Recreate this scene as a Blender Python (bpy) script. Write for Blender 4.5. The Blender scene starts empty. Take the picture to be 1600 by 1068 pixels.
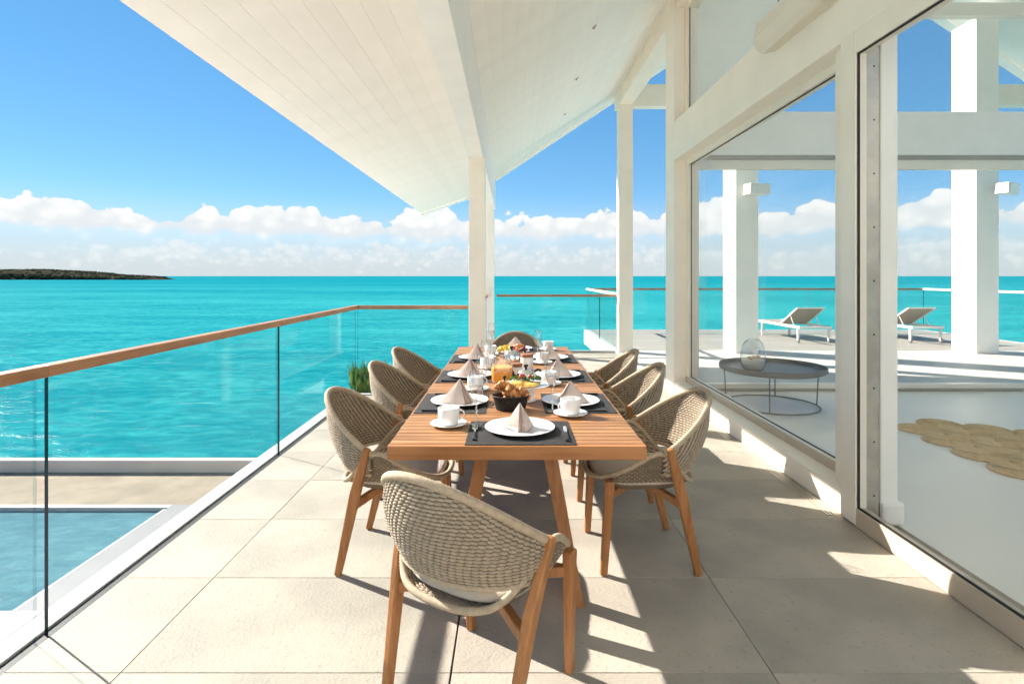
import bpy, math, random
from mathutils import Vector, Matrix, noise as mnoise
random.seed(7)
R = math.radians
PI = math.pi
scene = bpy.context.scene
COL = scene.collection

# ------------------------------------------------------------------ camera
cam_d = bpy.data.cameras.new('camera')
cam = bpy.data.objects.new('camera', cam_d)
COL.objects.link(cam)
scene.camera = cam
cam.location = (0, 0, 1.408)
cam.rotation_euler = (R(90), 0, 0)
cam_d.sensor_width = 36
cam_d.lens = 860 / 1600 * 36
cam_d.shift_x = 3 / 1600
cam_d.shift_y = -103 / 1600
cam_d.clip_start = 0.05
cam_d.clip_end = 60000

# ------------------------------------------------------------------ sun + sky
SUN_EL = R(30.4)
SUN_H = Vector((-0.857, 0.514, 0)).normalized()          # horizontal direction TO the sun
to_sun = Vector((SUN_H.x * math.cos(SUN_EL), SUN_H.y * math.cos(SUN_EL), math.sin(SUN_EL)))
sun_d = bpy.data.lights.new('sun', 'SUN')
sun_d.energy = 3.7
sun_d.angle = R(0.53)
sun_d.color = (1.0, 0.94, 0.865)
sun = bpy.data.objects.new('sun', sun_d)
COL.objects.link(sun)
sun.location = (-20, 12, 20)
sun.rotation_euler = (-to_sun).to_track_quat('-Z', 'Y').to_euler()

scene.view_settings.view_transform = 'Standard'
scene.view_settings.look = 'None'
scene.view_settings.gamma = 1
scene.view_settings.use_curve_mapping = False
scene.view_settings.exposure = 1.87
scene.cycles.max_bounces = 12
scene.cycles.diffuse_bounces = 8
scene.cycles.glossy_bounces = 3
scene.cycles.transparent_max_bounces = 24
scene.cycles.use_light_tree = False
scene.cycles.use_adaptive_sampling = True
scene.cycles.adaptive_threshold = 0.03
scene.cycles.sample_clamp_indirect = 6
scene.cycles.use_denoising = True
scene.cycles.caustics_reflective = False
scene.cycles.caustics_refractive = False

SKY_STRENGTH = 0.0615
world = bpy.data.worlds.new('World')
scene.world = world
world.use_nodes = True


class NT:
    """small wrapper to write node trees shortly"""
    def __init__(self, tree):
        self.t = tree
        tree.nodes.clear()

    def n(self, typ, **kw):
        nd = self.t.nodes.new(typ)
        for k, v in kw.items():
            setattr(nd, k, v)
        return nd

    def l(self, a, b):
        self.t.links.new(a, b)

    def inp(self, sock, v):
        if v is None:
            return
        if hasattr(v, 'is_output'):
            self.l(v, sock)
        else:
            sock.default_value = v

    def math(self, op, a, b=None, c=None, clamp=False):
        nd = self.n('ShaderNodeMath', operation=op, use_clamp=clamp)
        self.inp(nd.inputs[0], a)
        self.inp(nd.inputs[1], b)
        self.inp(nd.inputs[2], c)
        return nd.outputs[0]

    def mix(self, fac, a, b, blend='MIX'):
        nd = self.n('ShaderNodeMix', data_type='RGBA', blend_type=blend)
        self.inp(nd.inputs[0], fac)
        self.inp(nd.inputs[6], a)
        self.inp(nd.inputs[7], b)
        return nd.outputs[2]

    def noise(self, vec, scale, detail=4, rough=0.55, dist=0.0):
        nd = self.n('ShaderNodeTexNoise')
        self.inp(nd.inputs['Vector'], vec)
        nd.inputs['Scale'].default_value = scale
        nd.inputs['Detail'].default_value = detail
        nd.inputs['Roughness'].default_value = rough
        nd.inputs['Distortion'].default_value = dist
        return nd.outputs['Fac']

    def rng(self, v, a, b, c=0.0, d=1.0, smooth=True):
        nd = self.n('ShaderNodeMapRange')
        nd.interpolation_type = 'SMOOTHSTEP' if smooth else 'LINEAR'
        self.inp(nd.inputs[0], v)
        for i, x in enumerate((a, b, c, d)):
            self.inp(nd.inputs[1 + i], x)
        return nd.outputs[0]

    def comb(self, x, y, z):
        nd = self.n('ShaderNodeCombineXYZ')
        for i, a in enumerate((x, y, z)):
            self.inp(nd.inputs[i], a)
        return nd.outputs[0]

    def mapping(self, vec, scale=(1, 1, 1), loc=(0, 0, 0)):
        nd = self.n('ShaderNodeMapping')
        self.l(vec, nd.inputs[0])
        nd.inputs[1].default_value = loc
        nd.inputs[3].default_value = scale
        return nd.outputs[0]


def build_world():
    nt = NT(world.node_tree)
    out = nt.n('ShaderNodeOutputWorld')
    world.cycles.sampling_method = 'MANUAL'
    world.cycles.sample_map_resolution = 512
    sky = nt.n('ShaderNodeTexSky', sky_type='NISHITA')
    sky.sun_disc = False
    sky.sun_elevation = SUN_EL
    sky.sun_rotation = math.atan2(SUN_H.x, SUN_H.y)
    sky.air_density = 0.6
    sky.dust_density = 0.0
    sky.ozone_density = 4.0
    hs = nt.n('ShaderNodeHueSaturation')
    hs.inputs['Saturation'].default_value = 1.68
    gm = nt.n('ShaderNodeGamma')                # clear maritime air: gentler falloff than the raw model
    nt.l(nt.mix(1.0, sky.outputs[0], (0.25, 0.25, 0.25, 1), 'MULTIPLY'), gm.inputs[0])
    gm.inputs[1].default_value = 0.48
    nt.l(nt.mix(1.0, gm.outputs[0], (3.75, 3.75, 3.75, 1), 'MULTIPLY'), hs.inputs['Color'])
    skyc = nt.mix(1.0, hs.outputs[0], (0.98, 1.02, 0.98, 1), 'MULTIPLY')
    bg = nt.n('ShaderNodeBackground')
    bg.inputs['Strength'].default_value = SKY_STRENGTH
    nt.l(skyc, bg.inputs['Color'])
    nt.l(bg.outputs[0], out.inputs[0])


def build_clouds():
    """cumulus belt all round the horizon: a ring of sky far out over the sea, its clouds laid out by direction"""
    m = bpy.data.materials.new('cloud_belt')
    m.use_nodes = True
    m.cycles.emission_sampling = 'NONE'
    nt = NT(m.node_tree)
    out = nt.n('ShaderNodeOutputMaterial')
    tc = nt.n('ShaderNodeNewGeometry')
    sp = nt.n('ShaderNodeSeparateXYZ')
    nt.l(tc.outputs['Position'], sp.inputs[0])
    x, y, z = sp.outputs
    hl = nt.math('SQRT', nt.math('ADD', nt.math('MULTIPLY', x, x), nt.math('MULTIPLY', y, y)))
    v = nt.math('DIVIDE', z, nt.math('MAXIMUM', hl, 0.001))
    cx = nt.math('DIVIDE', x, nt.math('MAXIMUM', hl, 0.001))
    cy = nt.math('DIVIDE', y, nt.math('MAXIMUM', hl, 0.001))

    def belt(seed, hb, amp, wob, soft, base_lo, base_hi, s_big, s_puff):
        """heaps with billowing tops: mask and shade"""
        p = nt.comb(nt.math('ADD', cx, seed), cy, nt.math('MULTIPLY', v, 1.3))
        big = nt.noise(nt.comb(nt.math('ADD', cx, seed), cy, 0.0), s_big, 3, 0.6)

        def puffs(sc, off):
            vo = nt.n('ShaderNodeTexVoronoi', feature='SMOOTH_F1')
            nt.l(nt.mapping(p, (1, 1, 1), (off, off * 2, 0)), vo.inputs['Vector'])
            vo.inputs['Scale'].default_value = sc
            vo.inputs['Smoothness'].default_value = 0.12
            return nt.math('SUBTRACT', 0.5, vo.outputs['Distance'])
        p1, p2, p3 = puffs(s_puff, 0.0), puffs(s_puff * 2.3, 3.3), puffs(s_puff * 5.1, 7.7)
        fine = nt.noise(p, s_puff * 7, 4, 0.65)
        q = nt.math('ADD', nt.math('MULTIPLY', p1, 1.0), nt.math('MULTIPLY', p2, 0.55))
        q = nt.math('ADD', q, nt.math('MULTIPLY', p3, 0.30))
        q = nt.math('ADD', q, nt.math('MULTIPLY', nt.math('SUBTRACT', fine, 0.5), 0.30))
        top = nt.math('ADD', hb, nt.math('MULTIPLY', nt.math('SUBTRACT', big, 0.5), amp))
        top = nt.math('ADD', top, nt.math('MULTIPLY', q, wob))
        d = nt.math('SUBTRACT', top, v)
        up = nt.rng(d, 0.0, soft)
        lo = nt.rng(nt.math('ADD', v, nt.math('MULTIPLY', q, 0.02)), base_lo, base_hi)
        # bright sunlit billows, softer grey between and towards the flat bases
        sh = nt.math('ADD', nt.math('MULTIPLY', p2, 0.75), nt.math('MULTIPLY', p3, 0.55))
        sh = nt.math('ADD', sh, nt.math('MULTIPLY', nt.math('SUBTRACT', fine, 0.5), 0.5))
        sh = nt.math('ADD', sh, nt.rng(v, base_lo, base_hi + 0.04, -0.25, 0.30))
        return nt.math('MULTIPLY', up, lo), nt.rng(sh, -0.2, 0.55)

    # pale veil low over the water, a hazy far layer, then the bright heaps
    veil = nt.rng(v, 0.0, 0.15, 0.97, 0.0)
    m2, s2 = belt(3.1, 0.058, 0.05, 0.045, 0.02, -0.01, 0.02, 4.0, 18.0)
    c2 = nt.mix(s2, (3.0, 3.3, 3.45, 1), (3.9, 3.95, 3.95, 1))
    m2 = nt.math('MULTIPLY', m2, 0.85)
    col = nt.mix(m2, (2.95, 3.3, 3.5, 1), c2)
    m1, s1 = belt(1.37, 0.107, 0.115, 0.062, 0.005, 0.050, 0.080, 3.0, 9.0)
    c1 = nt.mix(s1, (3.75, 3.9, 3.98, 1), (4.75, 4.72, 4.6, 1))
    m1 = nt.math('MULTIPLY', m1, 0.97)
    col = nt.mix(m1, col, c1)
    al = nt.math('MAXIMUM', veil, nt.math('MAXIMUM', m1, m2))
    em = nt.n('ShaderNodeEmission')
    em.inputs['Strength'].default_value = SKY_STRENGTH
    nt.l(col, em.inputs['Color'])
    tr = nt.n('ShaderNodeBsdfTransparent')
    mx = nt.n('ShaderNodeMixShader')
    nt.l(al, mx.inputs[0])
    nt.l(tr.outputs[0], mx.inputs[1])
    nt.l(em.outputs[0], mx.inputs[2])
    nt.l(mx.outputs[0], out.inputs[0])
    n, rad = 128, 28000.0
    vs = [(rad * math.sin(2 * PI * i / n), rad * math.cos(2 * PI * i / n), zz) for i in range(n) for zz in (-200.0, rad * 0.26)]
    fs = [(2 * i, 2 * ((i + 1) % n), 2 * ((i + 1) % n) + 1, 2 * i + 1) for i in range(n)]
    me = bpy.data.meshes.new('sky')
    me.from_pydata(vs, [], fs)
    me.materials.append(m)
    o = bpy.data.objects.new('sky', me)
    COL.objects.link(o)
    o['kind'] = 'structure'
    o['label'] = 'belt of white cumulus clouds low over the sea'


build_world()
build_clouds()


# ------------------------------------------------------------------ materials
MATS = {}


def new_mat(name):
    m = bpy.data.materials.new(name)
    m.use_nodes = True
    MATS[name] = m
    return m, NT(m.node_tree)


def pbr(name, base, rough=0.6, var=0.12, vscale=4.0, bump=0.0, bscale=40.0, metal=0.0, spec=0.4, rnd=0.0, hue=None,
        stretch=(1, 1, 1), detail=3, speck=None, coat=0.0, sss=0.0, trans=0.0, rvar=0.0):
    m, nt = new_mat(name)
    out = nt.n('ShaderNodeOutputMaterial')
    b = nt.n('ShaderNodeBsdfPrincipled')
    nt.l(b.outputs[0], out.inputs[0])
    tc = nt.n('ShaderNodeTexCoord')
    vec = nt.mapping(tc.outputs['Object'], stretch)
    f = nt.noise(vec, vscale, detail, 0.6)
    lo = tuple(c * (1 - var) for c in base) + (1,)
    hi = tuple(min(1, c * (1 + var)) for c in base) + (1,)
    if hue:
        lo = tuple(hue) + (1,)
    c = nt.mix(nt.rng(f, 0.3, 0.7), lo, hi)
    if speck:
        sf = nt.noise(tc.outputs['Object'], speck[0], 2, 0.5)
        c = nt.mix(nt.rng(sf, speck[1], speck[1] + 0.06, 0, speck[3]), c, tuple(speck[2]) + (1,))
    if rnd:
        oi = nt.n('ShaderNodeObjectInfo')
        k = nt.rng(oi.outputs['Random'], 0, 1, 1 - rnd, 1 + rnd, False)
        hs = nt.n('ShaderNodeHueSaturation')
        nt.l(c, hs.inputs['Color'])
        nt.l(k, hs.inputs['Value'])
        c = hs.outputs[0]
    nt.l(c, b.inputs['Base Color'])
    if rvar:
        nt.l(nt.rng(f, 0.25, 0.75, max(0, rough - rvar), min(1, rough + rvar)), b.inputs['Roughness'])
    else:
        b.inputs['Roughness'].default_value = rough
    b.inputs['Metallic'].default_value = metal
    b.inputs['Specular IOR Level'].default_value = spec
    if coat:
        b.inputs['Coat Weight'].default_value = coat
        b.inputs['Coat Roughness'].default_value = 0.1
    if sss:
        b.inputs['Subsurface Weight'].default_value = sss
        b.inputs['Subsurface Radius'].default_value = (0.02, 0.01, 0.006)
        b.inputs['Subsurface Scale'].default_value = 0.5
    if bump:
        bn = nt.n('ShaderNodeBump')
        bn.inputs['Strength'].default_value = bump
        bn.inputs['Distance'].default_value = 0.01
        nt.l(nt.noise(vec, bscale, 3, 0.65), bn.inputs['Height'])
        nt.l(bn.outputs[0], b.inputs['Normal'])
    return m


def wood(name, dark, light, axis, rough=0.5, scale=1.0, rnd=0.1):
    m, nt = new_mat(name)
    out = nt.n('ShaderNodeOutputMaterial')
    b = nt.n('ShaderNodeBsdfPrincipled')
    nt.l(b.outputs[0], out.inputs[0])
    tc = nt.n('ShaderNodeTexCoord')
    oi = nt.n('ShaderNodeObjectInfo')
    st = [26.0, 26.0, 26.0]
    st[axis] = 1.6
    off = nt.n('ShaderNodeVectorMath', operation='ADD')
    nt.l(tc.outputs['Object'], off.inputs[0])
    nt.l(nt.comb(nt.math('MULTIPLY', oi.outputs['Random'], 17.0), nt.math('MULTIPLY', oi.outputs['Random'], 31.0), nt.math('MULTIPLY', oi.outputs['Random'], 7.0)), off.inputs[1])
    vec = nt.mapping(off.outputs[0], tuple(s * scale for s in st))
    g = nt.noise(vec, 1.0, 6, 0.62, 0.6)
    g2 = nt.noise(vec, 5.0, 3, 0.5)
    big = nt.noise(off.outputs[0], 3.0, 2, 0.5)
    f = nt.math('ADD', nt.math('MULTIPLY', g, 0.7), nt.math('MULTIPLY', g2, 0.3))
    f = nt.math('ADD', f, nt.math('MULTIPLY', nt.math('SUBTRACT', big, 0.5), 0.35))
    c = nt.mix(nt.rng(f, 0.32, 0.68), tuple(dark) + (1,), tuple(light) + (1,))
    hs = nt.n('ShaderNodeHueSaturation')
    nt.l(c, hs.inputs['Color'])
    nt.l(nt.rng(oi.outputs['Random'], 0, 1, 1 - rnd, 1 + rnd, False), hs.inputs['Value'])
    nt.l(hs.outputs[0], b.inputs['Base Color'])
    b.inputs['Roughness'].default_value = rough
    b.inputs['Specular IOR Level'].default_value = 0.35
    bn = nt.n('ShaderNodeBump')
    bn.inputs['Strength'].default_value = 0.12
    bn.inputs['Distance'].default_value = 0.004
    nt.l(g, bn.inputs['Height'])
    nt.l(bn.outputs[0], b.inputs['Normal'])
    return m


def glass(name, tint=(0.96, 0.985, 0.98), f0=0.035, fmax=0.75, edge=None, rough=0.0):
    """clear glass: transparent straight through, mirror reflection by Schlick's law"""
    m, nt = new_mat(name)
    out = nt.n('ShaderNodeOutputMaterial')
    lw = nt.n('ShaderNodeLayerWeight')
    lw.inputs['Blend'].default_value = 0.5
    fc = lw.outputs['Facing']
    p = nt.math('POWER', fc, 5.0)
    fac = nt.math('ADD', nt.math('MULTIPLY', p, fmax), f0, clamp=True)
    tr = nt.n('ShaderNodeBsdfTransparent')
    if edge:
        nt.l(nt.mix(nt.rng(fc, 0.45, 1.0), tuple(tint) + (1,), tuple(edge) + (1,)), tr.inputs[0])
    else:
        tr.inputs[0].default_value = tuple(tint) + (1,)
    gl = nt.n('ShaderNodeBsdfGlossy')
    gl.inputs['Roughness'].default_value = rough
    mx = nt.n('ShaderNodeMixShader')
    nt.l(fac, mx.inputs[0])
    nt.l(tr.outputs[0], mx.inputs[1])
    nt.l(gl.outputs[0], mx.inputs[2])
    nt.l(mx.outputs[0], out.inputs[0])
    return m


WHITE = (0.80, 0.78, 0.75)
pbr('white_paint', (0.90, 0.865, 0.815), 0.45, 0.025, 3.0, 0.05, 60)
pbr('white_board', (0.90, 0.85, 0.79), 0.5, 0.02, 3.0, 0.05, 50, rnd=0.018)
pbr('beam_paint', (0.89, 0.82, 0.715), 0.5, 0.03, 2.0, 0.05, 50)
pbr('frame_metal', (0.86, 0.785, 0.675), 0.38, 0.03, 2.0, 0.0, metal=0.0, spec=0.5)
pbr('bronze_metal', (0.42, 0.37, 0.31), 0.35, 0.06, 2.0, 0.0, metal=0.35)
pbr('track_metal', (0.5, 0.46, 0.4), 0.35, 0.1, 9.0, metal=0.6)
pbr('gasket', (0.02, 0.02, 0.02), 0.6)
pbr('dark_channel', (0.035, 0.033, 0.032), 0.55)
pbr('grout', (0.20, 0.175, 0.145), 0.9)
pbr('paver_stone', (0.38, 0.338, 0.278), 0.72, 0.15, 1.6, 0.34, 70, speck=(38.0, 0.62, (0.27, 0.225, 0.17), 0.35), rnd=0.04, rvar=0.1)
pbr('kerb_stone', (0.42, 0.41, 0.40), 0.7, 0.05, 1.5, 0.25, 40)
pbr('white_stone', (0.80, 0.78, 0.74), 0.7, 0.05, 1.5, 0.25, 40)
pbr('porch_stone', (0.50, 0.475, 0.435), 0.6, 0.06, 1.2, 0.2, 30)
pbr('terrace_stone', (0.31, 0.285, 0.245), 0.75, 0.10, 0.9, 0.3, 25, stretch=(0.4, 3, 1))
pbr('polished_concrete', (0.86, 0.785, 0.69), 0.42, 0.03, 0.7, 0.0, spec=0.25)
pbr('coping_stone', (0.24, 0.23, 0.225), 0.7, 0.05, 1.5, 0.2, 30)
pbr('sand', (0.31, 0.245, 0.17), 0.95, 0.16, 1.1, 0.8, 14)
pbr('wall_render', (0.62, 0.54, 0.47), 0.8, 0.06, 1.0, 0.2, 30)
pbr('frame_taupe', (0.52, 0.43, 0.33), 0.38, 0.04, 2.0)
pbr('pool_wall', (0.45, 0.52, 0.52), 0.6, 0.06, 2)
wood('teak_slat', (0.275, 0.125, 0.048), (0.405, 0.21, 0.092), 0, 0.42, 0.9, 0.10)
wood('teak_leg', (0.27, 0.11, 0.036), (0.40, 0.18, 0.066), 2, 0.45, 1.0, 0.06)
wood('teak_apron', (0.29, 0.115, 0.036), (0.42, 0.185, 0.068), 0, 0.42, 0.8, 0.05)
wood('rail_wood', (0.29, 0.13, 0.055), (0.43, 0.215, 0.10), 1, 0.5, 0.8, 0.05)
wood('rail_wood_x', (0.27, 0.14, 0.07), (0.40, 0.225, 0.125), 0, 0.5, 0.8, 0.05)
pbr('rope', (0.40, 0.325, 0.24), 0.85, 0.16, 60.0, 0.5, 380)
pbr('rope_rim', (0.42, 0.335, 0.235), 0.85, 0.10, 50.0, 0.3, 300)
pbr('rope_core', (0.17, 0.13, 0.088), 0.95, 0.1, 30.0)
pbr('cushion', (0.50, 0.44, 0.38), 0.9, 0.05, 20, 0.3, 500)
pbr('placemat', (0.022, 0.021, 0.021), 0.7, 0.35, 40, 0.5, 8, stretch=(1, 20, 1))
pbr('porcelain', (0.82, 0.81, 0.79), 0.12, 0.01, 2, spec=0.5, coat=0.3)
pbr('napkin', (0.60, 0.485, 0.425), 0.85, 0.05, 12, 0.35, 600)
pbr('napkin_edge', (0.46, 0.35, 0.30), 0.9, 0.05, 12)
pbr('steel', (0.80, 0.79, 0.77), 0.2, 0.02, 5, metal=1.0)
pbr('black_plastic', (0.018, 0.017, 0.017), 0.4, 0.1, 20)
pbr('black_basket', (0.008, 0.007, 0.0065), 0.65, 0.2, 40)
pbr('croissant', (0.52, 0.22, 0.065), 0.5, 0.45, 26, 0.6, 70, hue=(0.22, 0.065, 0.016), coat=0.15)
pbr('omelette', (0.80, 0.58, 0.16), 0.5, 0.2, 30, 0.5, 60, hue=(0.52, 0.27, 0.05))
pbr('herb_green', (0.07, 0.16, 0.025), 0.5, 0.45, 60, 0.3, 90)
pbr('tomato', (0.56, 0.035, 0.015), 0.2, 0.15, 20, coat=0.4)
pbr('strawberry', (0.60, 0.06, 0.025), 0.3, 0.2, 60, 0.4, 150)
pbr('pineapple', (0.80, 0.56, 0.09), 0.4, 0.2, 40, 0.3, 90)
pbr('melon', (0.74, 0.26, 0.13), 0.4, 0.15, 40)
pbr('grape_green', (0.42, 0.47, 0.10), 0.25, 0.2, 30)
pbr('grape_red', (0.16, 0.03, 0.04), 0.25, 0.3, 30)
pbr('juice', (1.0, 0.37, 0.004), 0.3, 0.05, 10, spec=0.3)
wood('lid_wood', (0.26, 0.10, 0.05), (0.40, 0.18, 0.09), 0, 0.5, 2.0)
pbr('grey_metal', (0.15, 0.145, 0.135), 0.45, 0.06, 3, spec=0.4)
pbr('jute', (0.64, 0.46, 0.27), 0.9, 0.10, 30, 0.3, 160)
pbr('mesh_fabric', (0.33, 0.285, 0.225), 0.8, 0.08, 20, 0.3, 200)
pbr('lounger_frame', (0.72, 0.70, 0.66), 0.4, 0.02, 3)
pbr('wheel_rubber', (0.16, 0.155, 0.15), 0.6)
pbr('white_sand', (0.74, 0.70, 0.64), 0.95, 0.1, 60, 0.6, 90)
pbr('coral', (0.66, 0.42, 0.27), 0.8, 0.25, 40, 0.6, 60)
pbr('heater_paint', (0.74, 0.69, 0.58), 0.4, 0.02, 3)
pbr('speaker_paint', (0.78, 0.77, 0.74), 0.4, 0.02, 3)
pbr('leaf', (0.14, 0.23, 0.045), 0.5, 0.45, 14, spec=0.4)
pbr('soil', (0.09, 0.07, 0.05), 0.95, 0.3, 30, 0.6, 40)
pbr('headland_rock', (0.062, 0.056, 0.038), 1.0, 0.3, 0.05, hue=(0.045, 0.042, 0.028), spec=0.0)
pbr('headland_bush', (0.058, 0.058, 0.034), 1.0, 0.4, 0.05, hue=(0.038, 0.040, 0.022), spec=0.0)
pbr('lamp_slot', (0.30, 0.26, 0.22), 0.5)
pbr('coffee', (0.05, 0.02, 0.01), 0.2)
glass('pane_glass', (0.985, 0.992, 0.988), 0.012, 0.28)
glass('rail_glass', (0.96, 0.985, 0.98), 0.008, 0.2)
glass('wine_glass', (0.98, 0.985, 0.985), 0.13, 0.95, edge=(0.34, 0.37, 0.39))
glass('stem_glass', (0.90, 0.93, 0.93), 0.34, 0.9, edge=(0.35, 0.38, 0.40))
glass('jug_glass', (0.97, 0.98, 0.98), 0.15, 0.85, edge=(0.5, 0.53, 0.53))
glass('drink', (0.95, 0.91, 0.88), 0.04, 0.6, edge=(0.78, 0.70, 0.66))
pbr('glass_edge', (0.012, 0.022, 0.026), 0.15, 0.1, 3)
glass('glass_edge_pale', (0.72, 0.80, 0.80), 0.05, 0.5)


def water_mat(name, shallow, deep, bscale, bstr, rough, sheen, streak=None, ripple=1.3):
    m, nt = new_mat(name)
    out = nt.n('ShaderNodeOutputMaterial')
    geo = nt.n('ShaderNodeNewGeometry')
    pos = geo.outputs['Position']
    big = nt.noise(nt.mapping(pos, (0.3, 1.0, 1.0)), 0.012, 3, 0.55)
    mid = nt.noise(nt.mapping(pos, (0.35, 1.0, 1.0)), 0.22, 5, 0.62, 0.3)
    rip = nt.noise(nt.mapping(pos, (0.55, 1.0, 1.0)), ripple, 4, 0.6, 0.6)
    f = nt.math('ADD', nt.math('MULTIPLY', big, 0.42), nt.math('MULTIPLY', mid, 0.24))
    f = nt.math('ADD', f, nt.math('MULTIPLY', rip, 0.34))
    col = nt.mix(nt.rng(f, 0.38, 0.62), tuple(deep) + (1,), tuple(shallow) + (1,))
    if streak:
        # water far out is deeper: its own colour changes slowly with the distance from the shore
        sp = nt.n('ShaderNodeSeparateXYZ')
        nt.l(pos, sp.inputs[0])
        far = nt.rng(nt.math('ADD', sp.outputs[1], nt.math('MULTIPLY', big, 260.0)), 60.0, 900.0)
        col = nt.mix(nt.math('MULTIPLY', far, 0.8), col, tuple(streak) + (1,))
        cap = nt.noise(nt.mapping(pos, (0.22, 1.0, 1.0)), 1.1, 7, 0.66, 0.5)
        col = nt.mix(nt.rng(cap, 0.62, 0.72, 0.0, 0.35), col, (0.40, 0.55, 0.53, 1))
    d = nt.n('ShaderNodeBsdfDiffuse')
    nt.l(col, d.inputs[0])
    g = nt.n('ShaderNodeBsdfGlossy')
    g.inputs['Roughness'].default_value = rough
    w = nt.noise(nt.mapping(pos, (0.45, 1.0, 1.0)), bscale, 6, 0.62, 0.4)
    w2 = nt.noise(nt.mapping(pos, (0.4, 1.0, 1.0)), bscale * 0.22, 3, 0.55, 0.3)
    bn = nt.n('ShaderNodeBump')
    bn.inputs['Strength'].default_value = bstr
    bn.inputs['Distance'].default_value = 0.3
    nt.l(nt.math('ADD', nt.math('MULTIPLY', w, 0.5), w2), bn.inputs['Height'])
    nt.l(bn.outputs[0], d.inputs['Normal'])
    nt.l(bn.outputs[0], g.inputs['Normal'])
    mx = nt.n('ShaderNodeMixShader')
    mx.inputs[0].default_value = sheen
    nt.l(d.outputs[0], mx.inputs[1])
    nt.l(g.outputs[0], mx.inputs[2])
    nt.l(mx.outputs[0], out.inputs[0])
    return m


water_mat('sea_water', (0.044, 0.365, 0.352), (0.002, 0.19, 0.225), 1.3, 0.9, 0.25, 0.022, streak=(0.001, 0.20, 0.245))
water_mat('pool_water', (0.15, 0.31, 0.325), (0.095, 0.20, 0.225), 4.0, 0.25, 0.1, 0.10, ripple=5.0)


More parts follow.
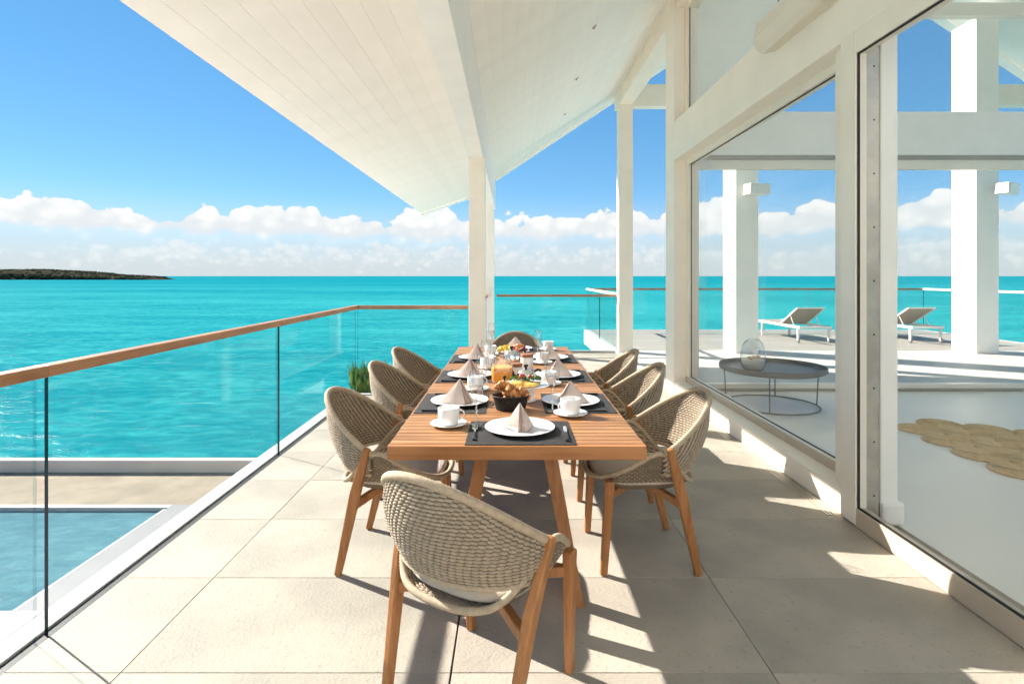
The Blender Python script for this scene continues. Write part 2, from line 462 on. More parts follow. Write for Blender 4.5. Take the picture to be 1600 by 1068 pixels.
# ------------------------------------------------------------------ mesh building
class MB:
    def __init__(self):
        self.v, self.f, self.m = [], [], []

    def add(self, verts, faces, mi=0):
        o = len(self.v)
        self.v += [tuple(p) for p in verts]
        self.f += [tuple(i + o for i in f) for f in faces]
        self.m += [mi] * len(faces)
        return self

    def box(self, x0, x1, y0, y1, z0, z1, mi=0):
        vs = [(x, y, z) for x in (x0, x1) for y in (y0, y1) for z in (z0, z1)]
        return self.add(vs, [(0, 1, 3, 2), (4, 6, 7, 5), (0, 4, 5, 1), (2, 3, 7, 6), (0, 2, 6, 4), (1, 5, 7, 3)], mi)

    def bar(self, a, b, wa, wb=None, up=(0, 0, 1), mi=0):
        """rectangular tapered bar from a to b; w = (width across, thickness)"""
        wb = wb or wa
        a, b = Vector(a), Vector(b)
        t = (b - a).normalized()
        u = Vector(up)
        s = t.cross(u)
        if s.length < 1e-4:
            s = t.cross(Vector((0, 1, 0)))
        s.normalize()
        n = s.cross(t)
        vs = []
        for p, w in ((a, wa), (b, wb)):
            for i, j in ((-1, -1), (1, -1), (1, 1), (-1, 1)):
                vs.append(p + s * (i * w[0] / 2) + n * (j * w[1] / 2))
        return self.add(vs, [(3, 2, 1, 0), (4, 5, 6, 7), (0, 1, 5, 4), (1, 2, 6, 5), (2, 3, 7, 6), (3, 0, 4, 7)], mi)

    def lathe(self, prof, n=24, c=(0, 0, 0), mi=0, sx=1, sy=1, lobes=0, lamp=0.0):
        o = []
        k = len(prof)
        for i in range(n):
            a = 2 * PI * i / n
            q = 1 + lamp * math.cos(lobes * a) if lobes else 1
            for r, z in prof:
                o.append((c[0] + r * q * sx * math.cos(a), c[1] + r * q * sy * math.sin(a), c[2] + z))
        fs = []
        for i in range(n):
            j = (i + 1) % n
            for p in range(k - 1):
                fs.append((i * k + p, j * k + p, j * k + p + 1, i * k + p + 1))
        return self.add(o, fs, mi)

    def tube(self, pts, r, n=8, mi=0, closed=False, cap=True):
        """tube along points; r a number or list"""
        pts = [Vector(p) for p in pts]
        m = len(pts)
        rs = r if isinstance(r, (list, tuple)) else [r] * m
        t0 = (pts[1] - pts[0]).normalized()
        ref = Vector((0, 0, 1)) if abs(t0.z) < 0.9 else Vector((1, 0, 0))
        u = (ref - t0 * ref.dot(t0)).normalized()
        vs = []
        for i in range(m):
            if closed:
                t = (pts[(i + 1) % m] - pts[i - 1]).normalized()
            else:
                t = (pts[min(i + 1, m - 1)] - pts[max(i - 1, 0)]).normalized()
            u = (u - t * u.dot(t)).normalized()
            w = t.cross(u)
            for k in range(n):
                a = 2 * PI * k / n
                vs.append(pts[i] + (u * math.cos(a) + w * math.sin(a)) * rs[i])
        fs = []
        for i in range(m if closed else m - 1):
            j = (i + 1) % m
            for k in range(n):
                fs.append((i * n + k, i * n + (k + 1) % n, j * n + (k + 1) % n, j * n + k))
        if cap and not closed:
            fs.append(tuple(range(n - 1, -1, -1)))
            fs.append(tuple((m - 1) * n + k for k in range(n)))
        return self.add(vs, fs, mi)

    def blob(self, c, r, n=10, k=7, mi=0, jit=0.0, seed=0, rot=None):
        rx, ry, rz = r if isinstance(r, (list, tuple)) else (r, r, r)
        vs = [Vector((0, 0, -rz))]
        for j in range(1, k):
            b = -PI / 2 + PI * j / k
            for i in range(n):
                a = 2 * PI * i / n
                vs.append(Vector((rx * math.cos(b) * math.cos(a), ry * math.cos(b) * math.sin(a), rz * math.sin(b))))
        vs.append(Vector((0, 0, rz)))
        if jit:
            mr = max(rx, ry, rz)
            vs = [p * (1 + jit * mnoise.noise(p / mr * 1.7 + Vector((seed * 3.1, seed * 1.7, seed)))) for p in vs]
        if rot:
            vs = [rot @ p for p in vs]
        vs = [p + Vector(c) for p in vs]
        fs = []
        for i in range(n):
            fs.append((0, 1 + (i + 1) % n, 1 + i))
        for j in range(k - 2):
            for i in range(n):
                a, b = 1 + j * n + i, 1 + j * n + (i + 1) % n
                fs.append((a, b, b + n, a + n))
        top = len(vs) - 1
        for i in range(n):
            fs.append((top, 1 + (k - 2) * n + i, 1 + (k - 2) * n + (i + 1) % n))
        return self.add(vs, fs, mi)

    def prism(self, poly, y0, y1, mi=0):
        """polygon of (x, z) extruded along y"""
        n = len(poly)
        vs = [(x, y0, z) for x, z in poly] + [(x, y1, z) for x, z in poly]
        fs = [tuple(range(n)), tuple(range(2 * n - 1, n - 1, -1))]
        for i in range(n):
            j = (i + 1) % n
            fs.append((i, i + n, j + n, j))
        return self.add(vs, fs, mi)

    def mesh(self, name, mats, smooth=False):
        me = bpy.data.meshes.new(name)
        me.from_pydata(self.v, [], self.f)
        for m in (mats if isinstance(mats, (list, tuple)) else [mats]):
            me.materials.append(MATS[m])
        me.polygons.foreach_set('material_index', self.m)
        if smooth:
            me.polygons.foreach_set('use_smooth', [True] * len(me.polygons))
        me.update()
        return me


def recalc(me):
    import bmesh
    bm = bmesh.new()
    bm.from_mesh(me)
    bmesh.ops.recalc_face_normals(bm, faces=bm.faces)
    bm.to_mesh(me)
    bm.free()


def obj(name, mb, mats, parent=None, bevel=0.0, smooth=False, world=False, seg=2, loc=None, fix=True):
    me = mb if isinstance(mb, bpy.types.Mesh) else mb.mesh(name, mats, smooth)
    if fix and not isinstance(mb, bpy.types.Mesh):
        recalc(me)
    o = bpy.data.objects.new(name, me)
    COL.objects.link(o)
    if loc:
        o.location = loc
    if parent is not None:
        o.parent = parent
        if world:
            p, off = parent, Vector((0, 0, 0))
            while p is not None:
                if p.type == 'EMPTY':
                    off += p.location
                p = p.parent
            o.matrix_parent_inverse = Matrix.Translation(-off) if parent.type == 'EMPTY' else Matrix()
    if bevel:
        md = o.modifiers.new('bevel', 'BEVEL')
        md.width = bevel
        md.segments = seg
        md.limit_method = 'ANGLE'
        md.angle_limit = R(40)
        md.harden_normals = False
    return o


def tag(o, label, cat=None, group=None, kind=None):
    if label:
        o['label'] = label
    if cat:
        o['category'] = cat
    if group:
        o['group'] = group
    if kind:
        o['kind'] = kind
    return o


def thing(name, label, cat, loc=(0, 0, 0), rz=0.0, group=None):
    o = bpy.data.objects.new(name, None)
    COL.objects.link(o)
    o.location = loc
    o.rotation_euler = (0, 0, rz)
    o.empty_display_size = 0.1
    return tag(o, label, cat, group)


def copy_tree(o, parent=None):
    c = o.copy()
    COL.objects.link(c)
    c.parent = parent
    for ch in list(o.children):
        copy_tree(ch, c)
    return c


def place(proto, loc, rz, label, used=[]):
    o = proto if proto not in used else copy_tree(proto)
    used.append(proto)
    o.location = loc
    o.rotation_euler = (0, 0, rz)
    o['label'] = label
    return o


def struct(name, mb, mats, **kw):
    o = obj(name, mb, mats, **kw)
    o['kind'] = 'structure'
    return o


# ------------------------------------------------------------------ sea, headland, lower garden, pool
SEA_Z = -6.0
LOW = -3.0
mb = MB()
mb.add([(-30000, -60, SEA_Z), (30000, -60, SEA_Z), (30000, 45000, SEA_Z), (-30000, 45000, SEA_Z)], [(0, 1, 2, 3)])
tag(struct('sea', mb, 'sea_water'), 'turquoise sea stretching out to the horizon')


def headland():
    pts = [(-1900, 34), (-1500, 32), (-1150, 27), (-985, 27), (-930, 24), (-860, 20), (-800, 13.5), (-750, 11), (-715, 9.5), (-690, 7.5), (-672, 3.5), (-655, 0.5)]

    def hh(x):
        x += 28
        for (a, ha), (b, hb) in zip(pts, pts[1:]):
            if a <= x <= b:
                return ha + (hb - ha) * (x - a) / (b - a)
        return 0.3
    xs = [-1900 + 1245 * i / 160 for i in range(161)]
    ny = 14
    vs, fs = [], []
    for x in xs:
        h = hh(x)
        dep = 60 + h * 9
        for j in range(ny):
            t = j / (ny - 1)
            y = 1061 + (x + 660) * -0.04 + dep * t + 5 * mnoise.noise(Vector((x * .03, 0, 1)))
            z = SEA_Z - 0.5 + (h * 0.82) * (math.sin(PI * min(1, t * 1.15 + 0.02)) ** 0.45 if t < 0.86 else max(0, (1 - t) / 0.14) * 0.3)
            z += 2.0 * mnoise.noise(Vector((x * .05, y * .05, 3))) * min(1, h / 8)
            if j == 0:
                z = SEA_Z - 0.6
            vs.append((x, y, z))
    for i in range(len(xs) - 1):
        for j in range(ny - 1):
            a = i * ny + j
            fs.append((a, a + ny, a + ny + 1, a + 1))
    m = MB().add(vs, fs)
    o = struct('headland', m, 'headland_rock', smooth=True)
    o['label'] = 'low brown and green headland reaching into the sea'
    w = MB()
    rr = random.Random(5)
    for k in range(5200):
        x = -1900 + 1228 * rr.random() ** 0.7
        h = hh(x)
        t = rr.random() ** 1.5
        y = 1064 + (x + 660) * -0.04 + (60 + h * 9) * t * 0.7
        z = SEA_Z + h * 0.80 * (math.sin(PI * min(1, t * 0.8 + 0.02)) ** 0.45) - 1.0
        s = 0.8 + 1.7 * rr.random()
        s *= min(1, h / 9 + 0.2)
        w.blob((x, y, z), (s * 1.5, s * 1.5, s), 6, 4, jit=0.5, seed=k)
    obj('scrub', w, 'headland_bush', o)['kind'] = 'stuff'


headland()

# lower garden level left of the house: ground, pool, sand, sea wall
PX = -6.5           # right edge of the pool
PY0, PY1 = 6.4, 10.4
mb = MB()
mb.box(-24, -1.2, -6, PY0, LOW - 0.5, LOW)
mb.box(PX, -1.2, PY0, PY1 + 0.2, LOW - 0.5, LOW)
tag(struct('lower_terrace', mb, 'white_stone'), 'pale paved terrace beside the pool below the deck')
mb = MB()
mb.box(-24, 3.0, PY1 + 0.2, 12.45, LOW - 1.2, LOW - 0.03)
tag(struct('sand_strip', mb, 'sand'), 'strip of tan sand between the pool and the low sea wall')
pool = thing('swimming_pool', 'blue swimming pool with pale stone edge below the deck', 'pool', (-12, 8.5, LOW - 1.4))
mb = MB()
mb.add([(-23.9, PY0, LOW - 0.06), (PX, PY0, LOW - 0.06), (PX, PY1 + 0.06, LOW - 0.06), (-23.9, PY1 + 0.06, LOW - 0.06)], [(0, 1, 2, 3)])
obj('water', mb, 'pool_water', pool, world=True)
mb = MB()
mb.box(-23.9, PX, PY1 + 0.06, PY1 + 0.2, LOW - 1.4, LOW + 0.012)
mb.box(PX - 0.05, PX, PY0, PY1, LOW - 1.4, LOW + 0.012)
obj('pool_edge', mb, 'kerb_stone', pool, world=True)
mb = MB().box(PX, PX + 0.62, PY0, PY1 + 0.2, LOW - 0.2, LOW + 0.010)
obj('coping', mb, 'coping_stone', pool, world=True)
mb = MB()
mb.box(-24, 3.0, 12.45, 12.65, LOW - 3.2, LOW + 0.24)
o = obj('sea_wall', mb, 'wall_render', bevel=0.01)
tag(o, 'low white wall at the far edge of the sand above the sea', 'wall')

# ------------------------------------------------------------------ deck
def deck():
    mb = MB()
    mb.box(-1.955, 2.2, -4.3, 6.60, -0.30, -0.028)
    mb.box(-0.50, 2.2, 6.60, 10.40, -0.302, -0.028)
    d = struct('deck', mb, 'grout')
    d['label'] = 'stone paved dining deck above the sea'
    xs = [-1.800, -1.385, -0.212, 0.930, 1.958]
    ys = [1.956 + 0.616 * k for k in range(-10, 15)]
    cache = {}

    def paver(x0, x1, y0, y1):
        g = 0.0012
        gx0 = 0.006 if abs(x0 + 0.212) < 1e-3 else g
        x0 += gx0
        x1 -= g
        y0 += g
        y1 -= g
        w, l = round(x1 - x0, 4), round(y1 - y0, 4)
        k = (w, l)
        if k not in cache:
            cache[k] = obj('paver', MB().box(-w / 2, w / 2, -l / 2, l / 2, -0.028, 0), 'paver_stone', d, bevel=0.0012, seg=1)
            o = cache[k]
        else:
            o = cache[k].copy()
            COL.objects.link(o)
        o.location = ((x0 + x1) / 2, (y0 + y1) / 2, random.uniform(-0.0006, 0.0006))
    for a, b in zip(ys, ys[1:]):
        for c, e in zip(xs, xs[1:]):
            if a < -4.25 or b > 10.38:
                continue
            if a >= 6.5 and e <= -0.5:
                continue
            y1 = min(b, 6.50) if e <= -0.2 and a < 6.5 else b
            x0 = c
            if a >= 6.4 and c < -0.5:
                if e <= -0.2 and a < 6.5:
                    x0 = c
                else:
                    x0 = max(c, -0.30)
            if y1 - a > 0.05 and e - x0 > 0.05:
                paver(x0, e, a, y1)
    # white edging strips
    mb = MB()
    mb.box(-1.955, -1.845, -4.3, 6.60, -0.29, 0.006)
    mb.box(-1.845, -0.50, 6.535, 6.60, -0.29, 0.006)
    mb.box(-0.50, -0.42, 6.60, 10.40, -0.29, 0.006)
    mb.box(-0.42, 1.97, 10.33, 10.40, -0.29, 0.006)
    mb.box(-3.4, -1.955, -2.5, 2.31, -0.29, 0.006)
    obj('deck_edging', mb, 'kerb_stone', d, bevel=0.003)
    mb = MB()
    mb.box(-1.845, -1.803, -4.3, 6.535, -0.029, -0.004)
    mb.box(-1.80, -0.46, 6.50, 6.535, -0.029, -0.004)
    obj('glass_channel', mb, 'dark_channel', d)
    # lower storey below the deck
    mb = MB()
    mb.box(-1.6, 12.0, -2.3, 6.2, LOW - 0.2, -0.301)
    mb.box(-0.2, 12.0, 6.2, 10.2, LOW - 0.2, -0.303)
    obj('lower_wall', mb, 'white_paint', d)


deck()

# porch, interior and terrace floors
mb = MB()
mb.box(2.2, 12.0, 6.86, 10.40, -0.30, -0.003)
mb.box(1.972, 2.2, 6.86, 10.40, -0.0279, -0.003)
tag(struct('porch_floor', mb, 'porch_stone'), 'white stone porch floor behind the glass house')
mb = MB()
mb.box(2.2, 12.0, -4.3, 6.86, -0.30, -0.004)
tag(struct('interior_floor', mb, 'polished_concrete'), 'smooth pale grey floor inside the glass room')
mb = MB()
mb.box(1.97, 10.85, 10.40, 14.45, -0.32, -0.006)
tag(struct('terrace', mb, 'terrace_stone'), 'sunny stone terrace with loungers above the sea')
te = bpy.data.objects['terrace']
mb = MB()
mb.box(1.94, 2.10, 10.402, 14.47, -0.36, 0.0)
mb.box(2.10, 10.72, 14.33, 14.47, -0.36, 0.0)
mb.box(10.72, 10.88, 10.402, 14.47, -0.36, 0.0)
obj('terrace_edging', mb, 'kerb_stone', te, bevel=0.004)
mb = MB()
mb.box(2.6, 10.4, 10.4, 13.6, LOW - 2.8, -0.362)
obj('terrace_base', mb, 'white_stone', te)


# ------------------------------------------------------------------ house
HR = Vector((2.0, 4.0, 0))
house = thing('house', 'white beach house with glass walls and a sloping boarded roof over the deck', 'house', HR)
Y0, Y1 = -0.8, 11.0
S1, S2 = 0.343, 0.665
EX, EZ = -1.75, 2.64


def zl(x):
    return EZ + S1 * (x - EX)


def zr(x):
    return 3.31 + S2 * (x + 0.295) if x <= 6.5 else 3.31 + S2 * (6.795 - (x - 6.5))


roof_poly = [(EX - 0.004, EZ + 0.016), (-0.44, zl(-0.44) + 0.016), (-0.44, 3.2), (-0.31, 3.31), (6.5, zr(6.5) + 0.012), (11.4, zr(11.4) + 0.012),
             (11.4, zr(11.4) + 0.24), (6.5, zr(6.5) + 0.27), (-0.40, 3.50), (EX - 0.004, EZ + 0.20)]
mb = MB()
# convex pieces so that the caps stay clean
mb.prism([(EX - 0.004, EZ + 0.016), (-0.44, zl(-0.44) + 0.016), (-0.44, 3.48), (EX - 0.004, EZ + 0.20)], Y0, Y1)
mb.prism([(-0.44, 3.11), (-0.31, 3.312), (-0.31, 3.56), (-0.44, 3.48)], Y0, Y1)
mb.prism([(-0.31, 3.312), (6.5, zr(6.5) + 0.012), (6.5, zr(6.5) + 0.27), (-0.31, 3.56)], Y0, Y1)
mb.prism([(6.5, zr(6.5) + 0.012), (11.4, zr(11.4) + 0.012), (11.4, zr(11.4) + 0.27), (6.5, zr(6.5) + 0.27)], Y0, Y1)
roof = obj('roof', mb, 'white_paint', house, world=True)


def boards(x0, z0, x1, z1, n):
    a, b = Vector((x0, 0, z0)), Vector((x1, 0, z1))
    t = (b - a)
    L = t.length
    t.normalize()
    nrm = Vector((-t.z, 0, t.x))
    w = L / n
    g = 0.0002
    base = MB()
    ym = (Y0 + Y1) / 2
    hl = (Y1 - Y0) / 2 - 0.01
    pr = [(g, 0.0), (w - g, 0.0), (w - g, 0.013), (g, 0.013)]
    base.prism([((t * p[0] + nrm * p[1]).x, (t * p[0] + nrm * p[1]).z) for p in pr], -hl, hl)
    first = None
    for k in range(n):
        p = a + t * (w * k)
        if first is None:
            first = obj('board', base, 'white_board', roof, bevel=0.0012, seg=1)
            o = first
        else:
            o = first.copy()
            COL.objects.link(o)
        o.location = (p.x, ym, p.z)


boards(EX, EZ, -0.455, zl(-0.455), 10)
boards(-0.293, 3.31, 2.02, zr(2.02), 20)


def hpart(name, mat, boxes, bevel=0.004, parent=house):
    mb = MB()
    for b in boxes:
        mb.box(*b)
    return obj(name, mb, mat, parent, bevel=bevel, world=True)


hpart('beam', 'white_paint', [(-0.457, -0.295, Y0, 10.97, 2.72, 3.34)])
hpart('post', 'beam_paint', [(-0.457, -0.279, 6.10, 6.28, 0.0, 2.721)])
hpart('post', 'white_paint', [(-0.455, -0.297, 10.20, 10.36, 0.0, 2.722)])
hpart('beam', 'beam_paint', [(2.0, 2.25, 6.95, 10.55, 4.56, 5.05)])
hpart('post', 'beam_paint', [(2.002, 2.262, 10.13, 10.33, -0.002, 4.561)])
hpart('cross_beam', 'beam_paint', [(2.252, 4.108, 10.12, 10.32, 4.53, 4.93)])
hpart('cross_beam', 'beam_paint', [(8.882, 10.9, 10.12, 10.32, 4.55, 4.93)])
# rake trim along the far end of the soffit
mb = MB()
for (xa, za, xb, zb) in ((-0.293, 3.31, 2.6, zr(2.6)), (EX, EZ, -0.458, zl(-0.458)), (2.6, zr(2.6), 6.5, zr(6.5)), (6.5, zr(6.5), 11.4, zr(11.4))):
    mb.prism([(xa, za - 0.022), (xb, zb - 0.022), (xb, zb + 0.05), (xa, za + 0.05)], 10.80, 11.012)
obj('rake_trim', mb, 'white_paint', house, world=True)
# big porch columns behind the room
hpart('column', 'white_paint', [(4.11, 4.52, 10.02, 10.62, -0.002, 5.9)])
hpart('column', 'white_paint', [(8.47, 8.88, 10.0, 10.56, -0.002, 6.1)])
hpart('column', 'white_paint', [(10.85, 11.1, 10.1, 10.33, -0.002, 4.56)])
# corner post and long transom beam of the glass front
hpart('corner_post', 'beam_paint', [(1.95, 2.23, 6.55, 6.90, -0.005, 4.9)])
hpart('transom_beam', 'beam_paint', [(1.95, 2.22, Y0, 6.552, 2.782, 3.24)], bevel=0.006)
hpart('transom_cap', 'beam_paint', [(2.02, 2.20, Y0, 6.551, 3.24, 3.30)])
hpart('eaves_beam', 'beam_paint', [(2.0, 2.25, Y0, 6.949, 4.60, 5.02)])

# fixed window in the glass front
win = hpart('window', 'frame_metal', [
    (2.10, 2.19, 3.30, 6.552, 0.150, 0.215), (2.10, 2.19, 3.30, 6.552, 2.725, 2.783),
    (2.102, 2.19, 3.30, 3.560, 0.215, 2.725), (2.10, 2.19, 6.47, 6.549, 0.215, 2.725)], bevel=0.003)
hpart('sill', 'beam_paint', [(1.962, 2.22, 3.23, 6.551, -0.004, 0.150)], 0.005)
mb = MB()
mb.box(2.138, 2.150, 3.55, 6.48, 0.21, 2.73)
obj('pane', mb, 'pane_glass', win)
hpart('bottom_trim', 'frame_taupe', [(2.090, 2.0995, 3.386, 6.549, 0.151, 0.212)], 0.001, win)
hpart('gasket', 'gasket', [(2.126, 2.134, 6.462, 6.470, 0.22, 2.72), (2.128, 2.136, 3.56, 6.462, 0.215, 0.2215), (2.128, 2.136, 3.56, 6.462, 2.717, 2.7247)], 0, win)
# upper window above the transom
uw = hpart('upper_window', 'frame_metal', [
    (2.08, 2.17, 6.46, 6.549, 3.30, 4.62), (2.08, 2.17, Y0, 6.46, 3.301, 3.35), (2.08, 2.17, Y0, 6.46, 4.55, 4.62), (2.08, 2.17, 3.2, 3.29, 3.35, 4.55)], bevel=0.003)
mb = MB()
mb.box(2.118, 2.130, Y0, 6.47, 3.34, 4.56)
obj('pane', mb, 'pane_glass', uw)
hpart('gasket', 'gasket', [(2.105, 2.112, 6.450, 6.460, 3.35, 4.55)], 0, uw)

# sliding door running past the camera
door = hpart('sliding_door', 'frame_metal', [
    (1.935, 2.0, 3.085, 3.225, 0.012, 2.782), (1.937, 1.998, Y0, 3.085, 2.655, 2.780)], bevel=0.003)
hpart('bottom_rail', 'frame_taupe', [(1.937, 1.998, Y0, 3.0845, 0.004, 0.108)], 0.003, door)
mb = MB()
mb.box(1.962, 1.974, Y0, 3.10, 0.09, 2.67)
obj('pane', mb, 'pane_glass', door)
hpart('gasket', 'gasket', [(1.945, 1.955, 3.074, 3.086, 0.108, 2.655), (1.946, 1.956, Y0, 3.074, 0.1065, 0.116), (1.946, 1.956, Y0, 3.074, 2.646, 2.6565)], 0, door)
# jamb and inner post where door and window meet
jamb = hpart('jamb', 'track_metal', [(2.0, 2.10, 3.13, 3.235, 0.0, 2.782)], 0.002)
for k in range(9):
    z = 0.16 + 0.305 * k
    mb = MB().lathe([(0.0, -0.002), (0.006, -0.002), (0.006, 0.0), (0.0, 0.0)], 8)
    mb.v = [(2.07 + x, 3.1298 - zz, z + y) for x, y, zz in mb.v]
    obj('screw', mb, 'gasket', jamb)
hpart('mullion', 'frame_metal', [(2.0, 2.10, 3.236, 3.385, 0.150, 2.782)], 0.002)
ip = hpart('inner_post', 'white_paint', [(2.101, 2.20, 3.12, 3.26, -0.003, 2.90)], 0.008)
hpart('post_base', 'white_paint', [(2.101, 2.232, 3.10, 3.27, -0.0035, 0.13)], 0.02, ip)
# floor tracks of the sliding doors
for i, xt in enumerate((1.868, 1.890, 1.912)):
    hpart('floor_track', 'bronze_metal', [(xt, xt + 0.008, 3.24, 6.545, -0.02, 0.0035)], 0)

# glazed back wall of the room
BW = 6.80
back = hpart('back_wall', 'frame_metal', [
    (2.232, 12.0, BW - 0.04, BW + 0.05, -0.003, 0.085), (2.232, 12.0, BW - 0.04, BW + 0.05, 2.72, 2.835),
    (2.232, 2.32, BW - 0.038, BW + 0.048, 0.085, 2.72), (6.70, 6.82, BW - 0.038, BW + 0.048, 0.085, 2.72)], 0.003)
hpart('lintel', 'white_paint', [(2.232, 12.0, BW - 0.09, BW + 0.10, 2.88, 3.41)], 0.006, back)
hpart('track', 'bronze_metal', [(2.232, 12.0, BW - 0.06, BW + 0.07, 2.835, 2.88)], 0.002, back)
hpart('sill_rail', 'bronze_metal', [(2.232, 12.0, BW - 0.055, BW - 0.0405, 0.0, 0.03)], 0.001, back)
hpart('tie_beam', 'frame_metal', [(3.30, 12.0, BW - 0.05, BW + 0.06, 4.60, 4.76)], 0.004, back)
mb = MB()
mb.prism([(2.25, 3.41), (3.28, 3.41), (3.28, zr(3.28)), (2.25, zr(2.25))], BW - 0.05, BW + 0.05)
obj('gable_panel', mb, 'white_paint', back)
for xa, xb in ((2.31, 6.71), (6.81, 11.9)):
    mb = MB()
    mb.box(xa, xb, BW, BW + 0.012, 0.08, 2.73)
    obj('pane', mb, 'pane_glass', back)
mb = MB()
mb.box(3.275, 11.9, BW, BW + 0.012, 3.405, 4.605)
obj('pane', mb, 'pane_glass', back)
# far side wall of the room: piers and glass, to close the house
fw = hpart('side_wall', 'white_paint', [(11.9, 12.1, 6.70, 6.95, -0.003, 2.95), (11.9, 12.1, Y0, 6.7, 2.75, 2.95)], 0.005)
mb = MB()
mb.box(11.99, 12.002, Y0, 6.7, 0.0, 2.76)
obj('pane', mb, 'pane_glass', fw)

# unseen white wall added behind the camera to bounce sunlight into the shade
hpart('bounce_wall', 'white_paint', [(-1.95, 12.0, -3.5, -3.2, LOW, 4.6)])

# small recessed lamps in the soffit
def soffit_lamp(y, label):
    x = 0.91
    z = zr(x)
    t = thing('soffit_lamp', label, 'ceiling lamp', (x, y, z), 0, 'recessed lamps in the soffit')
    ang = -math.atan(S2)
    t.rotation_euler = (0, ang, 0)
    m = MB()
    m.lathe([(0.030, -0.001), (0.048, -0.001), (0.050, -0.005), (0.046, -0.009), (0.034, -0.008), (0.030, -0.001)], 20)
    obj('trim_ring', m, 'white_paint', t, smooth=True)
    m = MB()
    m.lathe([(0.0, -0.0025), (0.030, -0.0025), (0.030, -0.006), (0.0, -0.007)], 16)
    obj('lens', m, 'lamp_slot', t)
    m = MB()
    m.box(-0.007, 0.007, -0.04, 0.04, -0.016, -0.003)
    obj('clip', m, 'lamp_slot', t, bevel=0.002)
    return t


soffit_lamp(5.97, 'small recessed soffit lamp, the one farthest from the roof end')
soffit_lamp(7.54, 'small recessed soffit lamp between the other two')
soffit_lamp(9.18, 'small recessed soffit lamp nearest the roof end')

# heater bar on the transom
t = thing('patio_heater', 'long cream heater box mounted on the beam above the sliding door', 'heater', (1.95, 3.7, 3.0))
def heater():
    sec = [(0.0, 0.02), (-0.10, 0.0), (-0.155, 0.03), (-0.17, 0.10), (-0.15, 0.22), (-0.10, 0.245), (0.0, 0.245)]
    m = MB().prism(sec, -0.40, 0.34)
    o = obj('housing', m, 'heater_paint', t, bevel=0.012, seg=3, loc=(0, 0, 0.03))
    m = MB().prism([(x * 1.04 - 0.002, (z - 0.12) * 1.05 + 0.12) for x, z in sec], -0.47, -0.12)
    obj('end_cap', m, 'heater_paint', t, bevel=0.014, seg=3, loc=(0, 0, 0.03))
    obj('hinge', MB().tube([(-0.08, -0.50, 0.20), (-0.08, -0.465, 0.20)], 0.022, 10), 'bronze_metal', t)
    obj('hinge', MB().tube([(-0.05, -0.52, 0.10), (-0.05, -0.465, 0.10)], 0.012, 10), 'bronze_metal', t)
    m = MB().box(-0.02, 0.0, -0.25, 0.30, 0.05, 0.20)
    obj('bracket', m, 'heater_paint', t)
heater()

# loudspeakers on the columns
def speaker(x, y, z, rz, label):
    t = thing('loudspeaker', label, 'loudspeaker', (x, y, z), rz, 'white loudspeakers on the porch columns')
    m = MB()
    prof = [(-0.22, -0.10), (-0.20, 0.10), (0.205, 0.10), (0.225, 0.07), (0.20, -0.10)]
    m.prism(prof, -0.24, -0.03)
    obj('cabinet', m, 'speaker_paint', t, bevel=0.022, seg=3)
    m = MB().prism([(px * 0.86, pz * 0.80) for px, pz in prof], -0.252, -0.235)
    obj('grille', m, 'speaker_paint', t, bevel=0.008)
    m = MB().box(-0.03, 0.03, -0.05, 0.004, -0.04, 0.04)
    obj('bracket', m, 'speaker_paint', t)


speaker(4.40, 10.02, 2.96, 0.25, 'white loudspeaker on the porch column behind the round tray table')
speaker(8.86, 10.0, 2.97, 0.5, 'white loudspeaker on the porch column beyond the jute rug')


# ------------------------------------------------------------------ glass railings
def railing(name, label, runs, rail_z=1.06, wood_mat='rail_wood', group=None, th=0.015, rail=(0.062, 0.045), rail_segs=None):
    c = runs[0]
    t = thing(name, label, 'railing', (c[0], c[1], 0.0), 0, group)
    for (xa, ya, xb, yb, z0) in runs:
        a, b = Vector((xa, ya, 0)), Vector((xb, yb, 0))
        d = (b - a).normalized()
        s = Vector((-d.y, d.x, 0)) * (th / 2)
        vs = []
        for z in (z0, rail_z - 0.03):
            for p in (a - s, b - s, b + s, a + s):
                vs.append((p.x, p.y, z))
        m = MB()
        m.add(vs, [(0, 1, 5, 4), (2, 3, 7, 6)], 0)
        m.add(vs, [(3, 0, 4, 7)], 1)
        m.add(vs, [(1, 2, 6, 5)], 2)
        m.add(vs, [(4, 5, 6, 7), (0, 3, 2, 1)], 2)
        obj('pane', m, ['rail_glass', 'glass_edge', 'glass_edge_pale'], t, world=True, fix=False)
    for (xa, ya, xb, yb, mname) in rail_segs:
        m = MB()
        m.bar((xa, ya, rail_z - rail[1] / 2), (xb, yb, rail_z - rail[1] / 2), rail)
        obj('handrail', m, mname, t, bevel=0.004, world=True)
    return t


GX = -1.824
railing('glass_railing', 'frameless glass railing with wooden handrail along the deck edge, turning the far corner',
        [(GX, -2.4, GX, 2.112, -0.02), (GX, 2.165, GX, 4.300, -0.02), (GX, 4.336, GX, 6.49, -0.02), (GX + 0.02, 6.517, -0.60, 6.517, -0.02)],
        rail_segs=[(GX, -2.4, GX, 2.137, 'rail_wood'), (GX, 2.139, GX, 4.317, 'rail_wood'), (GX, 4.319, GX, 6.55, 'rail_wood'), (GX + 0.033, 6.517, -0.50, 6.517, 'rail_wood_x')])
railing('glass_railing', 'glass railing with brown handrail at the far end of the deck beside the white posts',
        [(-0.24, 10.37, 0.85, 10.37, 0.0), (0.87, 10.37, 1.96, 10.37, 0.0), (-0.44, 6.5, -0.44, 8.3, 0.0), (-0.44, 8.35, -0.44, 10.15, 0.0)],
        rail_segs=[(-0.25, 10.37, 1.99, 10.37, 'rail_wood_x'), (-0.44, 6.36, -0.44, 10.19, 'rail_wood')], th=0.016)
pbr('rail_white', (0.78, 0.75, 0.70), 0.4, 0.02, 3)
